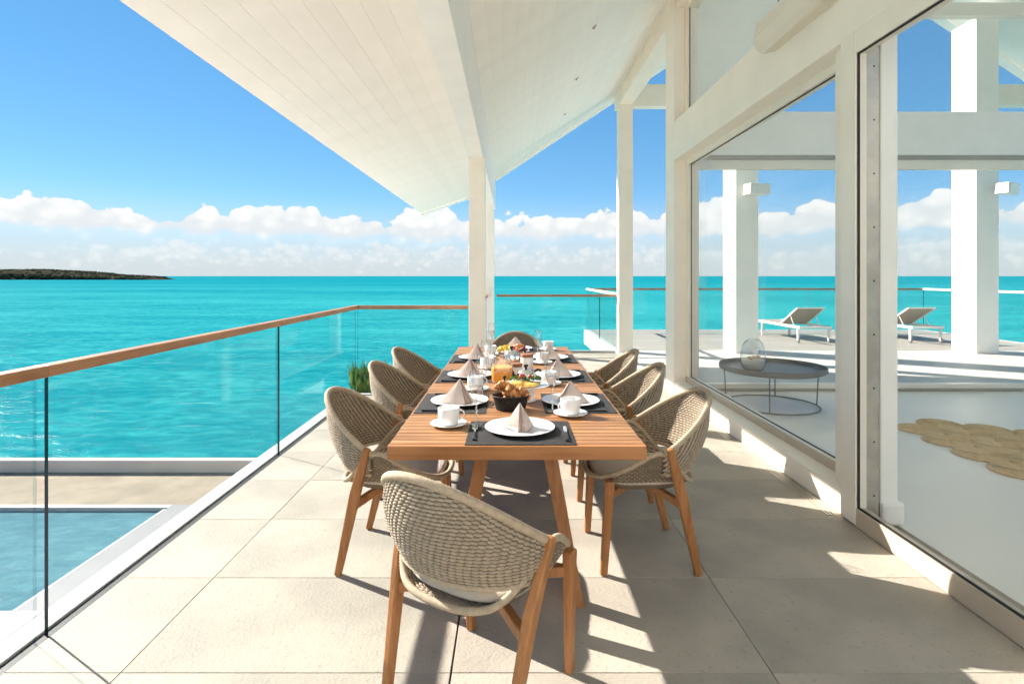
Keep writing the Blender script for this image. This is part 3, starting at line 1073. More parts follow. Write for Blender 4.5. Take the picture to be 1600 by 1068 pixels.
railing('glass_railing', 'glass railing with slim white handrail around the lounger terrace',
        [(2.02, 10.42, 2.02, 12.4, -0.01), (2.02, 12.43, 2.02, 14.38, -0.01), (2.05, 14.40, 4.9, 14.40, -0.01), (4.93, 14.40, 7.8, 14.40, -0.01),
         (7.83, 14.40, 10.76, 14.40, -0.01), (10.80, 14.38, 10.80, 12.4, -0.01), (10.80, 12.37, 10.80, 10.42, -0.01)],
        rail_z=1.09, rail=(0.06, 0.05), th=0.016,
        rail_segs=[(2.02, 10.38, 2.02, 14.43, 'rail_white'), (2.052, 14.40, 10.768, 14.40, 'rail_wood_x'), (10.80, 14.43, 10.80, 10.38, 'rail_white')])


# plant beyond the corner of the railing
def plant():
    t = thing('leafy_plant', 'green spiky plant in a white planter beyond the railing corner', 'plant', (-1.80, 7.0, -0.42))
    m = MB()
    m.box(-0.36, 0.36, -0.18, 0.18, 0.0, 0.34)
    obj('planter', m, 'white_stone', t, bevel=0.006)
    m = MB()
    m.box(-0.34, 0.34, -0.16, 0.16, 0.30, 0.345)
    obj('soil', m, 'soil', t)
    m = MB()
    rr = random.Random(3)
    for k in range(420):
        bx, by = rr.uniform(-0.20, 0.26), rr.uniform(-0.12, 0.12)
        a = rr.uniform(0, 2 * PI)
        L = rr.uniform(0.16, 0.35)
        lean = rr.uniform(0.05, 0.7)
        w = rr.uniform(0.011, 0.022)
        z0 = 0.33 + rr.uniform(0, 0.14)
        dx, dy = math.cos(a), math.sin(a)
        px, py = -dy, dx
        vs = []
        for i in range(5):
            s = i / 4
            r = L * lean * s * (0.5 + 0.5 * s)
            z = z0 + L * s * (1 - 0.30 * lean * s)
            ww = w * (0.5 + 1.1 * s if s < 0.45 else (1 - s) * 1.85 + 0.02)
            c = Vector((bx + dx * r, by + dy * r, z))
            vs += [c + Vector((px, py, 0)) * ww, c + Vector((0, 0, -0.25 * ww)), c - Vector((px, py, 0)) * ww]
        fs = []
        for i in range(4):
            o = i * 3
            fs += [(o, o + 1, o + 4, o + 3), (o + 1, o + 2, o + 5, o + 4)]
        m.add(vs, fs)
    f = obj('foliage', m, 'leaf', t, fix=False)
    f['kind'] = 'stuff'


plant()


# ------------------------------------------------------------------ dining table
TX0, TX1, TY0, TY1, TZ = -0.478, 0.532, 2.144, 5.16, 0.745
TXC = (TX0 + TX1) / 2


def dining_table():
    t = thing('dining_table', 'long teak dining table with slatted top laid for breakfast', 'table', (TXC, 3.65, 0))
    n = 59
    y0, y1 = TY0 + 0.034, TY1 - 0.034
    p = (y1 - y0) / n
    W = (TX1 - TX0) / 2
    sl = MB().box(-W, W, -p / 2 + 0.0022, p / 2 - 0.0022, -0.022, 0)
    first = None
    for k in range(n):
        if first is None:
            first = obj('slat', sl, 'teak_slat', t, bevel=0.002, seg=1)
            o = first
        else:
            o = first.copy()
            COL.objects.link(o)
        o.location = (0, y0 + p * (k + 0.5) - 3.65, TZ + random.uniform(-0.0005, 0.0005))
    for ya, yb in ((TY0, TY0 + 0.032), (TY1 - 0.032, TY1)):
        obj('apron', MB().box(TX0 - 0.001, TX1 + 0.001, ya, yb, TZ - 0.054, TZ), 'teak_apron', t, bevel=0.003, world=True)
    for xa, xb in ((TX0 + 0.002, TX0 + 0.032), (TX1 - 0.032, TX1 - 0.002)):
        obj('side_rail', MB().box(xa, xb, TY0 + 0.033, TY1 - 0.033, TZ - 0.054, TZ - 0.0235), 'rail_wood', t, bevel=0.002, world=True)
    obj('centre_rail', MB().box(TXC - 0.04, TXC + 0.04, TY0 + 0.033, TY1 - 0.033, TZ - 0.060, TZ - 0.0235), 'rail_wood', t, world=True)
    for yf, yt in ((2.365, 2.46), (4.94, 4.84)):
        for s in (-1, 1):
            m = MB()
            m.bar((TXC + s * 0.265, yf, 0.0), (TXC + s * 0.135, yt, TZ - 0.045), (0.052, 0.060), (0.062, 0.070), up=(0, 1, 0))
            # flatten the foot on the floor
            o = obj('leg', m, 'teak_leg', t, bevel=0.003, world=True)
            for v in o.data.vertices:
                if v.co.z < 0.05:
                    v.co.z = 0.0
        obj('cross_rail', MB().box(TXC - 0.20, TXC + 0.20, yt - 0.035, yt + 0.035, TZ - 0.054, TZ - 0.0235), 'teak_apron', t, world=True)


dining_table()


# ------------------------------------------------------------------ woven chair
def stitch(mb, c, u, v, n, lu, lv, ln):
    """one rope stitch: a short fat bead along u"""
    rings = ((-1.0, 0.35), (-0.62, 0.86), (0.0, 1.0), (0.62, 0.86), (1.0, 0.35))
    vs = []
    for s, q in rings:
        for k in range(6):
            a = 2 * PI * k / 6 + 0.5236
            vs.append(c + u * (s * lu / 2) + v * (math.sin(a) * q * lv / 2) + n * (math.cos(a) * q * ln / 2))
    fs = []
    for i in range(4):
        for k in range(6):
            fs.append((i * 6 + k, i * 6 + (k + 1) % 6, (i + 1) * 6 + (k + 1) % 6, (i + 1) * 6 + k))
    fs.append((5, 4, 3, 2, 1, 0))
    fs.append(tuple(24 + k for k in range(6)))
    mb.add(vs, fs)


def dense(fn, a, b, step):
    """points along fn(t), t in [a,b], about `step` apart"""
    N = 400
    P = [Vector(fn(a + (b - a) * i / N)) for i in range(N + 1)]
    L = [0.0]
    for i in range(N):
        L.append(L[-1] + (P[i + 1] - P[i]).length)
    n = max(2, int(L[-1] / step))
    out, j = [], 0
    for k in range(n + 1):
        s = L[-1] * k / n
        while j < N - 1 and L[j + 1] < s:
            j += 1
        q = (s - L[j]) / max(1e-9, L[j + 1] - L[j])
        out.append(P[j].lerp(P[j + 1], min(1, max(0, q))))
    return out


def make_chair():
    t = thing('woven_armchair', '', 'chair', (0, 0, 0), 0, 'woven rope armchairs around the dining table')
    TH = R(88)

    def rim(th):
        c = max(0.0, math.cos(th)) ** 1.15
        cc = math.cos(th)
        return Vector((0.292 * math.sin(th), -0.035 - 0.315 * cc, 0.585 + 0.235 * c))

    def bot(th):
        cc = math.cos(th)
        return Vector((0.268 * math.sin(th), -0.045 - 0.215 * cc, 0.487 - 0.004 * (1 - max(0, cc))))

    def surf(th, v):
        a, b = bot(th), rim(th)
        p = a.lerp(b, v)
        out = Vector((math.sin(th), -math.cos(th), 0))
        return p + out * (0.028 * math.sin(PI * v) * (0.35 + 0.65 * max(0, math.cos(th))))

    def frame(f, a, b):
        e = 1e-3
        p = f(a, b)
        u = (f(a + e, b) - f(a - e, b)).normalized()
        v = (f(a, b + e) - f(a, b - e)).normalized()
        n = u.cross(v).normalized()
        v = n.cross(u)
        return p, u, v, n

    # back: thin core + stitches
    m = MB()
    NU, NV = 40, 10
    for side in (1, -1):
        vs, fs = [], []
        for i in range(NU + 1):
            th = -TH + 2 * TH * i / NU
            for j in range(NV + 1):
                p, u, v, n = frame(surf, th, 0.01 + 0.98 * j / NV)
                vs.append(p + n * (0.0015 * side))
        for i in range(NU):
            for j in range(NV):
                a = i * (NV + 1) + j
                fs.append((a, a + NV + 1, a + NV + 2, a + 1))
        m.add(vs, fs)
    obj('back_core', m, 'rope_core', t, fix=False)
    m = MB()
    pv = 0.0126
    row = 0
    hmax = (rim(0) - bot(0)).length
    rr = random.Random(2)
    while True:
        s = pv * (row + 0.5)
        if s > hmax:
            break
        # columns at equal arc length along this row
        ths, acc = [], 0.0
        N = 300
        last = None
        P = []
        for i in range(N + 1):
            th = -TH + 2 * TH * i / N
            h = (rim(th) - bot(th)).length
            P.append((th, s / h))
        L = [0.0]
        for i in range(N):
            L.append(L[-1] + (surf(P[i + 1][0], min(1, P[i + 1][1])) - surf(P[i][0], min(1, P[i][1]))).length)
        pitch = 0.0240
        k = 0
        off = 0.5 if row % 2 else 0.0
        while True:
            d = (k + off) * pitch
            if d > L[-1]:
                break
            i = min(N - 1, max(0, next((q for q in range(N) if L[q + 1] >= d), N - 1)))
            th, vv = P[i]
            if vv < 0.985:
                p, u, v, n = frame(surf, th, vv)
                tilt = 0.16 if (k + row) % 2 else 0.10
                uu = (u * math.cos(tilt) + v * math.sin(tilt)).normalized()
                v2 = n.cross(uu)
                stitch(m, p + n * rr.uniform(-0.0007, 0.0007), uu, v2, n, pitch * 1.08, pv * 0.84 * rr.uniform(0.92, 1.05), 0.0105)
            k += 1
        row += 1
    w = obj('woven_back', m, 'rope', t, smooth=True, fix=False)
    w['kind'] = 'stuff'

    # seat bowl with raised sides
    def edge_z(ph):
        a = abs((ph + PI) % (2 * PI) - PI)          # 0 front .. pi back
        d = math.degrees(a)
        tab = [(0, 0.428), (30, 0.436), (50, 0.462), (70, 0.520), (88, 0.580), (100, 0.610), (110, 0.585), (126, 0.45), (140, 0.418), (180, 0.408)]
        def lin(d):
            d = abs(d)
            d = 360 - d if d > 180 else d
            for (x0, y0), (x1, y1) in zip(tab, tab[1:]):
                if x0 <= d <= x1:
                    return y0 + (y1 - y0) * (d - x0) / (x1 - x0)
            return 0.408
        return sum(lin(d + q) for q in (-14, -10, -6, -2, 2, 6, 10, 14)) / 8

    def bowl(ph, rho):
        ez = edge_z(ph)
        k = max(0.0, (rho - 0.70) / 0.30)
        z = 0.398 + (ez - 0.398) * k ** 1.7
        sx = 0.252 + 0.036 * min(1, max(0, (ez - 0.43) / 0.16)) * k
        e = 2.6
        c, s = math.cos(ph), math.sin(ph)
        q = (abs(c) ** e + abs(s) ** e) ** (-1 / e)
        return Vector((sx * rho * q * s * 1.0, 0.012 + 0.262 * rho * q * c, z))

    m = MB()
    NP, NR = 64, 9
    rhos = [0, 0.4, 0.66, 0.74, 0.80, 0.86, 0.91, 0.96, 0.99]
    for dz in (0.0, -0.012):
        vs, fs = [], []
        for i in range(NP):
            ph = 2 * PI * i / NP
            for r in rhos:
                p = bowl(ph, r)
                q = Vector((p.x, p.y, p.z + (dz if r < 0.8 else dz * 0.2)))
                if r > 0.7 and dz:
                    q += Vector((math.sin(ph), math.cos(ph), 0)) * 0.004
                vs.append(q)
        for i in range(NP):
            j = (i + 1) % NP
            for k in range(NR - 1):
                fs.append((i * NR + k, j * NR + k, j * NR + k + 1, i * NR + k + 1))
        m.add(vs, fs)
    obj('seat_core', m, 'rope_core', t, fix=False, smooth=True)
    m = MB()
    fine = [0.70 + 0.29 * i / 30 for i in range(31)]
    nph = 66
    for i in range(nph):
        ph0 = 2 * PI * i / nph
        # rows along the steep part of the bowl
        pts = [bowl(ph0, r) for r in fine]
        L = [0.0]
        for a, b in zip(pts, pts[1:]):
            L.append(L[-1] + (b - a).length)
        k = 0
        while True:
            d = pv * (k + 0.4)
            if d > L[-1]:
                break
            j = next((q for q in range(30) if L[q + 1] >= d), 29)
            r = fine[j]
            ph = ph0 + (PI / nph if k % 2 else 0)
            p, u, v, n = frame(bowl, ph, r)
            lu = (bowl(ph + PI / nph, r) - bowl(ph - PI / nph, r)).length
            tilt = 0.13
            uu = (u * math.cos(tilt) + v * math.sin(tilt)).normalized()
            stitch(m, p, uu, n.cross(uu), n, lu * 1.08, pv * 0.84, 0.0105)
            k += 1
    # underside rows
    for r in (0.2, 0.32, 0.44, 0.56, 0.66):
        cnt = int(60 * r)
        for i in range(cnt):
            ph = 2 * PI * i / cnt
            p, u, v, n = frame(bowl, ph, r)
            stitch(m, p - Vector((0, 0, 0.010)), u, n.cross(u), n, 0.031, 0.022, 0.012)
    w = obj('woven_seat', m, 'rope', t, smooth=True, fix=False)
    w['kind'] = 'stuff'

    # rope-wrapped rims
    def wrapped(name, fn, a, b, r, closed=False):
        P = dense(fn, a, b, 0.0052)
        if closed:
            P = P[:-1]
            if len(P) % 2:
                P = P[:-1]
        rs = [r if i % 2 else r * 0.82 for i in range(len(P))]
        obj(name, MB().tube(P, rs, 10, closed=closed), 'rope_rim', t, smooth=True)

    wrapped('back_rim', lambda th: surf(th, 1.0), -TH, TH, 0.0145)
    wrapped('back_hem', lambda th: surf(th, 0.0), -TH, TH, 0.0085)
    wrapped('seat_rim', lambda ph: bowl(ph, 1.0), 0, 2 * PI, 0.0125, True)

    # cushion
    m = MB()
    prof = [(0.0, 0.0), (0.90, 0.0), (0.97, 0.25), (1.0, 0.5), (0.975, 0.78), (0.92, 0.95), (0.80, 1.0), (0.4, 1.06), (0.0, 1.08)]
    n, k = 48, len(prof)
    vs, fs = [], []
    for i in range(n):
        ph = 2 * PI * i / n
        c, s = math.cos(ph), math.sin(ph)
        q = (abs(c) ** 3 + abs(s) ** 3) ** (-1 / 3)
        for r, z in prof:
            vs.append((0.222 * r * q * s, 0.016 + 0.228 * r * q * c, 0.412 + 0.034 * z))
    for i in range(n):
        j = (i + 1) % n
        for p in range(k - 1):
            fs.append((i * k + p, j * k + p, j * k + p + 1, i * k + p + 1))
    m.add(vs, fs)
    obj('cushion', m, 'cushion', t, smooth=True)

    # legs
    for s in (-1, 1):
        m = MB()
        m.bar((s * 0.218, 0.222, 0.0), (s * 0.232, 0.196, 0.45), (0.030, 0.034), (0.040, 0.046), up=(0, 1, 0))
        obj('front_leg', m, 'teak_leg', t, bevel=0.008, seg=3)
        m = MB()
        a, b, c = Vector((s * 0.236, -0.225, 0.0)), Vector((s * 0.268, -0.130, 0.40)), Vector((s * 0.301, -0.066, 0.618))
        m.bar(a, b, (0.030, 0.034), (0.036, 0.050), up=(0, 1, 0))
        n0 = len(m.v)
        m.bar(b, c, (0.036, 0.050), (0.030, 0.034), up=(0, 1, 0))
        for q in range(4):                      # weld the knee
            m.v[n0 + q] = m.v[4 + q]
        me_f = [f for f in m.f if f not in ((4, 5, 6, 7), (n0 + 3, n0 + 2, n0 + 1, n0))]
        remap = {n0 + q: 4 + q for q in range(4)}
        m.f = [tuple(remap.get(i, i) for i in f) for f in me_f]
        m.m = [0] * len(m.f)
        obj('rear_leg', m, 'teak_leg', t, bevel=0.008, seg=3)
    # crossed braces under the seat
    for s in (-1, 1):
        m = MB()
        m.bar((s * 0.222, 0.20, 0.375), (0.0, 0.0, 0.375 - (0.0 if s > 0 else 0.0)), (0.030, 0.036), (0.030, 0.036))
        obj('brace', m, 'teak_leg', t, bevel=0.005)
        m = MB()
        m.bar((s * 0.256, -0.145, 0.335), (s * 0.01, -0.008, 0.379), (0.030, 0.038), (0.030, 0.032))
        obj('brace', m, 'teak_leg', t, bevel=0.005)
    return t


chair = make_chair()
place(chair, (-0.092, 1.893, 0), R(-32.9), 'woven rope armchair pulled out at an angle, its back to the deck')
place(chair, (0.655, 2.82, 0), R(90 + 2), 'woven rope armchair beside the glass window, nearest the angled chair')
place(chair, (0.66, 3.66, 0), R(90 - 1), 'middle woven rope armchair in the row beside the glass window')
place(chair, (0.65, 4.36, 0), R(90 - 3), 'woven rope armchair beside the glass window, nearest the fruit platter')
place(chair, (-0.575, 2.82, 0), R(-90 - 3), 'woven rope armchair on the railing side, nearest the angled chair')
place(chair, (-0.585, 3.70, 0), R(-90 - 5), 'middle woven rope armchair in the row on the railing side')
place(chair, (-0.585, 4.42, 0), R(-90 - 8), 'woven rope armchair on the railing side, nearest the white post')
place(chair, (0.06, 5.42, 0), R(180), 'woven rope armchair at the table end behind the fruit platter')


# ------------------------------------------------------------------ table ware prototypes
def tw(name, cat, group):
    return thing(name, '', cat, (0, 0, 0), 0, group)


def make_placemat():
    m = MB()
    nx, ny = 22, 1
    m.box(-0.22, 0.22, -0.175, 0.175, 0, 0.0028)
    o = obj('placemat', m, 'placemat', None, bevel=0.001, seg=1)
    return tag(o, '', 'placemat', 'dark placemats on the table')


def make_plate():
    m = MB()
    m.lathe([(0.0, 0.003), (0.085, 0.003), (0.095, 0.006), (0.125, 0.0115), (0.148, 0.0165), (0.1505, 0.0178), (0.150, 0.0188), (0.147, 0.0186), (0.124, 0.0145), (0.094, 0.0085), (0.088, 0.0065), (0.0, 0.006)], 56)
    return tag(obj('dinner_plate', m, 'porcelain', None, smooth=True), '', 'plate', 'white dinner plates')


def make_napkin():
    t = tw('napkin', 'napkin', 'folded beige napkins')

    def flap(pts, th, bow, name, mat, n=10):
        """curved triangular cloth flap: apex A, corners B and C"""
        A, B, C = [Vector(p) for p in pts]
        nr = (B - A).cross(C - A).normalized()
        vs, fs = [], []
        for side in (0, 1):
            for i in range(n + 1):
                s = i / n
                for j in range(n + 1):
                    q = j / n
                    p = A.lerp(B.lerp(C, q), s)
                    p = p + nr * (bow * math.sin(PI * q) * s + (th if side else 0))
                    p.z = max(p.z, 0.0)
                    vs.append(p)
        K = (n + 1) ** 2
        for i in range(n):
            for j in range(n):
                a = i * (n + 1) + j
                fs.append((a, a + n + 1, a + n + 2, a + 1))
                fs.append((K + a, K + a + 1, K + a + n + 2, K + a + n + 1))
        for i in range(n):
            for j in (0, n):
                a, b = i * (n + 1) + j, (i + 1) * (n + 1) + j
                fs.append((a, b, K + b, K + a))
            a = n * (n + 1) + i
            fs.append((a, a + 1, K + a + 1, K + a))
        m = MB().add(vs, fs)
        return obj(name, m, mat, t, smooth=False)
    A = (0, 0.0, 0.112)
    flap([A, (-0.105, 0.040, 0), (-0.026, -0.064, 0)], 0.004, 0.010, 'left_fold', 'napkin')
    flap([A, (0.022, -0.064, 0), (0.105, 0.040, 0)], 0.004, 0.010, 'right_fold', 'napkin')
    flap([(0, 0.004, 0.108), (-0.024, -0.060, 0), (0.003, -0.040, 0)], 0.002, 0.002, 'inner_fold', 'napkin_edge')
    flap([(0, 0.004, 0.108), (0.003, -0.040, 0), (0.020, -0.060, 0)], 0.002, 0.002, 'inner_fold', 'napkin_edge')
    flap([A, (0.105, 0.040, 0), (-0.105, 0.040, 0)], 0.003, 0.014, 'back_fold', 'napkin')
    return t


def make_fork():
    t = tw('fork', 'fork', 'black handled forks')
    obj('handle', MB().bar((0, -0.095, 0.005), (0, 0.012, 0.005), (0.015, 0.008), (0.009, 0.006)), 'black_plastic', t, bevel=0.003)
    m = MB()
    m.bar((0, 0.010, 0.005), (0, 0.050, 0.005), (0.006, 0.003), (0.008, 0.003))
    m.bar((0, 0.049, 0.005), (0, 0.064, 0.006), (0.020, 0.002), (0.023, 0.002))
    for k in range(4):
        x = -0.0095 + 0.00633 * k
        m.bar((x, 0.0635, 0.006), (x, 0.103, 0.010), (0.0032, 0.0018), (0.002, 0.0015))
    obj('tines', m, 'steel', t)
    return t


def make_knife():
    t = tw('knife', 'knife', 'black handled knives')
    obj('handle', MB().bar((0, -0.11, 0.006), (0, 0.0, 0.006), (0.017, 0.010), (0.013, 0.008)), 'black_plastic', t, bevel=0.003)
    m = MB()
    o = [(-0.006, 0.0), (0.006, 0.0), (0.010, 0.05), (0.009, 0.085), (0.002, 0.105), (-0.005, 0.09), (-0.007, 0.04)]
    n = len(o)
    vs = [(x, y, 0.0045) for x, y in o] + [(x, y, 0.0065) for x, y in o]
    m.add(vs, [tuple(range(n - 1, -1, -1)), tuple(range(n, 2 * n))] + [(i, (i + 1) % n, n + (i + 1) % n, n + i) for i in range(n)])
    obj('blade', m, 'steel', t)
    return t


def make_cup():
    t = tw('coffee_cup', 'cup', 'white coffee cups')
    m = MB()
    m.lathe([(0.0, 0.004), (0.030, 0.0), (0.040, 0.003), (0.0455, 0.014), (0.0475, 0.040), (0.0480, 0.074), (0.0465, 0.0755), (0.0450, 0.074), (0.0445, 0.040), (0.042, 0.016), (0.036, 0.008), (0.0, 0.007)], 36)
    obj('bowl', m, 'porcelain', t, smooth=True)
    pts = []
    for i in range(13):
        a = -1.25 + 2.5 * i / 12
        pts.append((0.0455 + 0.027 * (math.cos(a) - 0.30) * 1.25, 0, 0.043 + 0.024 * math.sin(a)))
    m = MB().tube(pts, 0.0036, 8)
    obj('handle', m, 'porcelain', t, smooth=True)
    return t


def make_saucer():
    m = MB()
    m.lathe([(0.0, 0.002), (0.040, 0.0), (0.050, 0.003), (0.075, 0.010), (0.0815, 0.0135), (0.081, 0.0148), (0.074, 0.0125), (0.046, 0.006), (0.0, 0.0055)], 40)
    return tag(obj('saucer', m, 'porcelain', None, smooth=True), '', 'saucer', 'white saucers')


def make_glass():
    t = tw('wine_glass', 'glass', 'stemmed wine glasses')
    m = MB()
    m.lathe([(0.0, 0.0), (0.034, 0.0), (0.0345, 0.0015), (0.020, 0.004), (0.006, 0.008), (0.0042, 0.014), (0.0036, 0.06), (0.0036, 0.105), (0.0055, 0.115), (0.003, 0.117), (0.0, 0.118)], 28)
    obj('stem', m, 'stem_glass', t, smooth=True)
    m = MB()
    m.lathe([(0.0045, 0.113), (0.012, 0.121), (0.023, 0.140), (0.0315, 0.160), (0.0345, 0.180), (0.0335, 0.205), (0.0295, 0.236), (0.0285, 0.2368)], 32)
    obj('bowl', m, 'wine_glass', t, smooth=True)
    pts = [(0.0290 * math.cos(2 * PI * i / 32), 0.0290 * math.sin(2 * PI * i / 32), 0.2365) for i in range(32)]
    obj('rim', MB().tube(pts, 0.0011, 6, closed=True), 'stem_glass', t, smooth=True)
    m = MB()
    m.lathe([(0.0, 0.1205), (0.010, 0.125), (0.021, 0.143), (0.0290, 0.161), (0.0312, 0.171), (0.0, 0.171)], 28)
    obj('drink', m, 'drink', t, smooth=False)
    return t


P_mat, P_plate, P_nap, P_fork, P_knife, P_cup, P_sau, P_gl = make_placemat(), make_plate(), make_napkin(), make_fork(), make_knife(), make_cup(), make_saucer(), make_glass()
MT = TZ + 0.0008        # table surface


def setting(x, y, rz, who, glass_at, cup_at, nap_rot=0.0, nap_w=0.95, plate_dy=0.03, cup_rz=0.0, cutlery=(True, True)):
    c, s = math.cos(rz), math.sin(rz)

    def w(px, py):
        return (x + c * px - s * py, y + s * px + c * py)
    place(P_mat, (x, y, MT), rz, 'dark woven placemat ' + who)
    px, py = w(0, plate_dy)
    place(P_plate, (px, py, MT + 0.0026), rz, 'white dinner plate under a napkin ' + who)
    nk = place(P_nap, (px, py, MT + 0.0086), nap_rot, 'beige napkin folded into a standing pyramid ' + who)
    nk.scale = (nap_w * random.uniform(0.93, 1.06), random.uniform(0.92, 1.08), random.uniform(0.93, 1.05))
    a = w(-0.190, -0.03)
    place(P_fork, (a[0], a[1], MT + 0.0025), rz + R(2), 'fork with black handle ' + who)
    a = w(0.190, -0.03)
    place(P_knife, (a[0], a[1], MT + 0.0022), rz + R(-2), 'knife with black handle ' + who)
    if cup_at:
        place(P_sau, (cup_at[0], cup_at[1], MT), 0.3, 'white saucer under the cup ' + who)
        place(P_cup, (cup_at[0], cup_at[1], MT + 0.0052), cup_rz, 'white coffee cup ' + who)
    place(P_gl, (glass_at[0], glass_at[1], MT), 0.0, 'stemmed wine glass ' + who)


setting(0.042, 2.330, 0, 'at the place of the angled chair', (-0.150, 2.455), (-0.272, 2.440), nap_rot=R(8), nap_w=0.66, cup_rz=R(10))
LX, RX = -0.292, 0.345
setting(RX, 2.87, R(90), 'on the window side beside the croissant basket', (0.207, 2.69), (0.288, 2.625), nap_rot=R(-50), cup_rz=R(-150))
setting(RX, 3.63, R(90), 'in the middle of the window side', (0.222, 3.50), (0.235, 3.36), nap_rot=R(-44), cup_rz=R(-120))
setting(RX, 4.40, R(90), 'on the window side beside the fruit platter', (0.217, 4.32), (0.245, 4.17), nap_rot=R(-52), cup_rz=R(-100))
setting(LX, 2.87, R(-90), 'on the railing side beside the croissant basket', (-0.150, 2.99), (-0.200, 3.20), nap_rot=R(46), cup_rz=R(20))
setting(LX, 3.63, R(-90), 'in the middle of the railing side', (-0.158, 3.62), (-0.165, 3.93), nap_rot=R(40), cup_rz=R(20))
setting(LX, 4.40, R(-90), 'on the railing side beside the fruit platter', (-0.153, 4.25), (-0.165, 4.62), nap_rot=R(50), cup_rz=R(30))
setting(0.05, 4.972, R(180), 'at the table end behind the fruit platter', (-0.162, 4.92), (0.34, 4.92), nap_rot=R(170), cup_rz=R(180))


# ------------------------------------------------------------------ food and serving ware
def croissant_mesh(seed):
    m = MB()
    pts, rs = [], []
    n = 41
    for i in range(n):
        s = -1 + 2 * i / (n - 1)
        a = s * 1.15
        pts.append((0.052 * math.sin(a), 0.052 * math.cos(a) - 0.03, 0.004 * math.cos(s * 3)))
        r = 0.006 + 0.021 * (1 - abs(s) ** 1.5)
        step = (abs(s) * 4.6) % 1.0
        rs.append(r * (0.80 + 0.26 * (1 - step)))
    m.tube(pts, rs, 12)
    m.v = [tuple(Vector(p) * (1 + 0.10 * mnoise.noise(Vector(p) * 40 + Vector((seed, 0, 0))))) for p in m.v]
    return m


def basket():
    t = thing('bread_basket', 'oval black basket holding croissants on the table', 'basket', (0.003, 2.735, MT))
    m = MB()
    prof = [(0.0, 0.0), (0.068, 0.0), (0.072, 0.004)]
    for i in range(1, 11):
        prof.append((0.072 + 0.017 * i / 10 + (0.0012 if i % 2 else -0.0006), 0.004 + 0.0062 * i))
    prof += [(0.091, 0.069), (0.087, 0.069)]
    for i in range(9, -1, -1):
        prof.append((0.069 + 0.017 * i / 10, 0.006 + 0.0062 * i))
    prof.append((0.0, 0.005))
    m.lathe(prof, 48, sy=0.74, lobes=24, lamp=0.012)
    obj('wall', m, 'black_basket', t)
    pts = [(0.0905 * math.cos(2 * PI * i / 60), 0.0905 * 0.74 * math.sin(2 * PI * i / 60), 0.069) for i in range(60)]
    obj('rim', MB().tube(pts, [0.0042 if i % 2 else 0.0034 for i in range(60)], 8, closed=True), 'black_basket', t, smooth=True)
    me = [croissant_mesh(s).mesh('croissant', 'croissant', True) for s in (1, 5, 9)]
    spots = [((-0.036, 0.006, 0.090), (1.35, 0.5, 0.5), 0), ((0.004, -0.006, 0.078), (0.9, 0.7, 1.2), 1), ((0.044, 0.002, 0.068), (0.5, 0.2, -0.3), 2),
             ((0.012, 0.018, 0.066), (0.2, -0.3, 2.9), 0), ((0.0, 0.0, 0.046), (0.1, 0.1, 0.1), 1)]
    labs = ['upright golden croissant at the end of the basket', 'golden croissant leaning in the middle of the basket', 'golden croissant lying at the end of the basket by the cake stand',
            'golden croissant at the back of the basket', 'golden croissant buried low in the basket']
    for (p, r, k), lb in zip(spots, labs):
        o = obj('croissant', me[k], None)
        o.location = (0.003 + p[0], 2.735 + p[1], MT + p[2])
        o.rotation_euler = r
        o.scale = (1.08, 1.08, 1.08) if p[2] > 0.06 else (0.9, 0.9, 0.9)
        tag(o, lb, 'croissant', 'croissants in the basket')


basket()


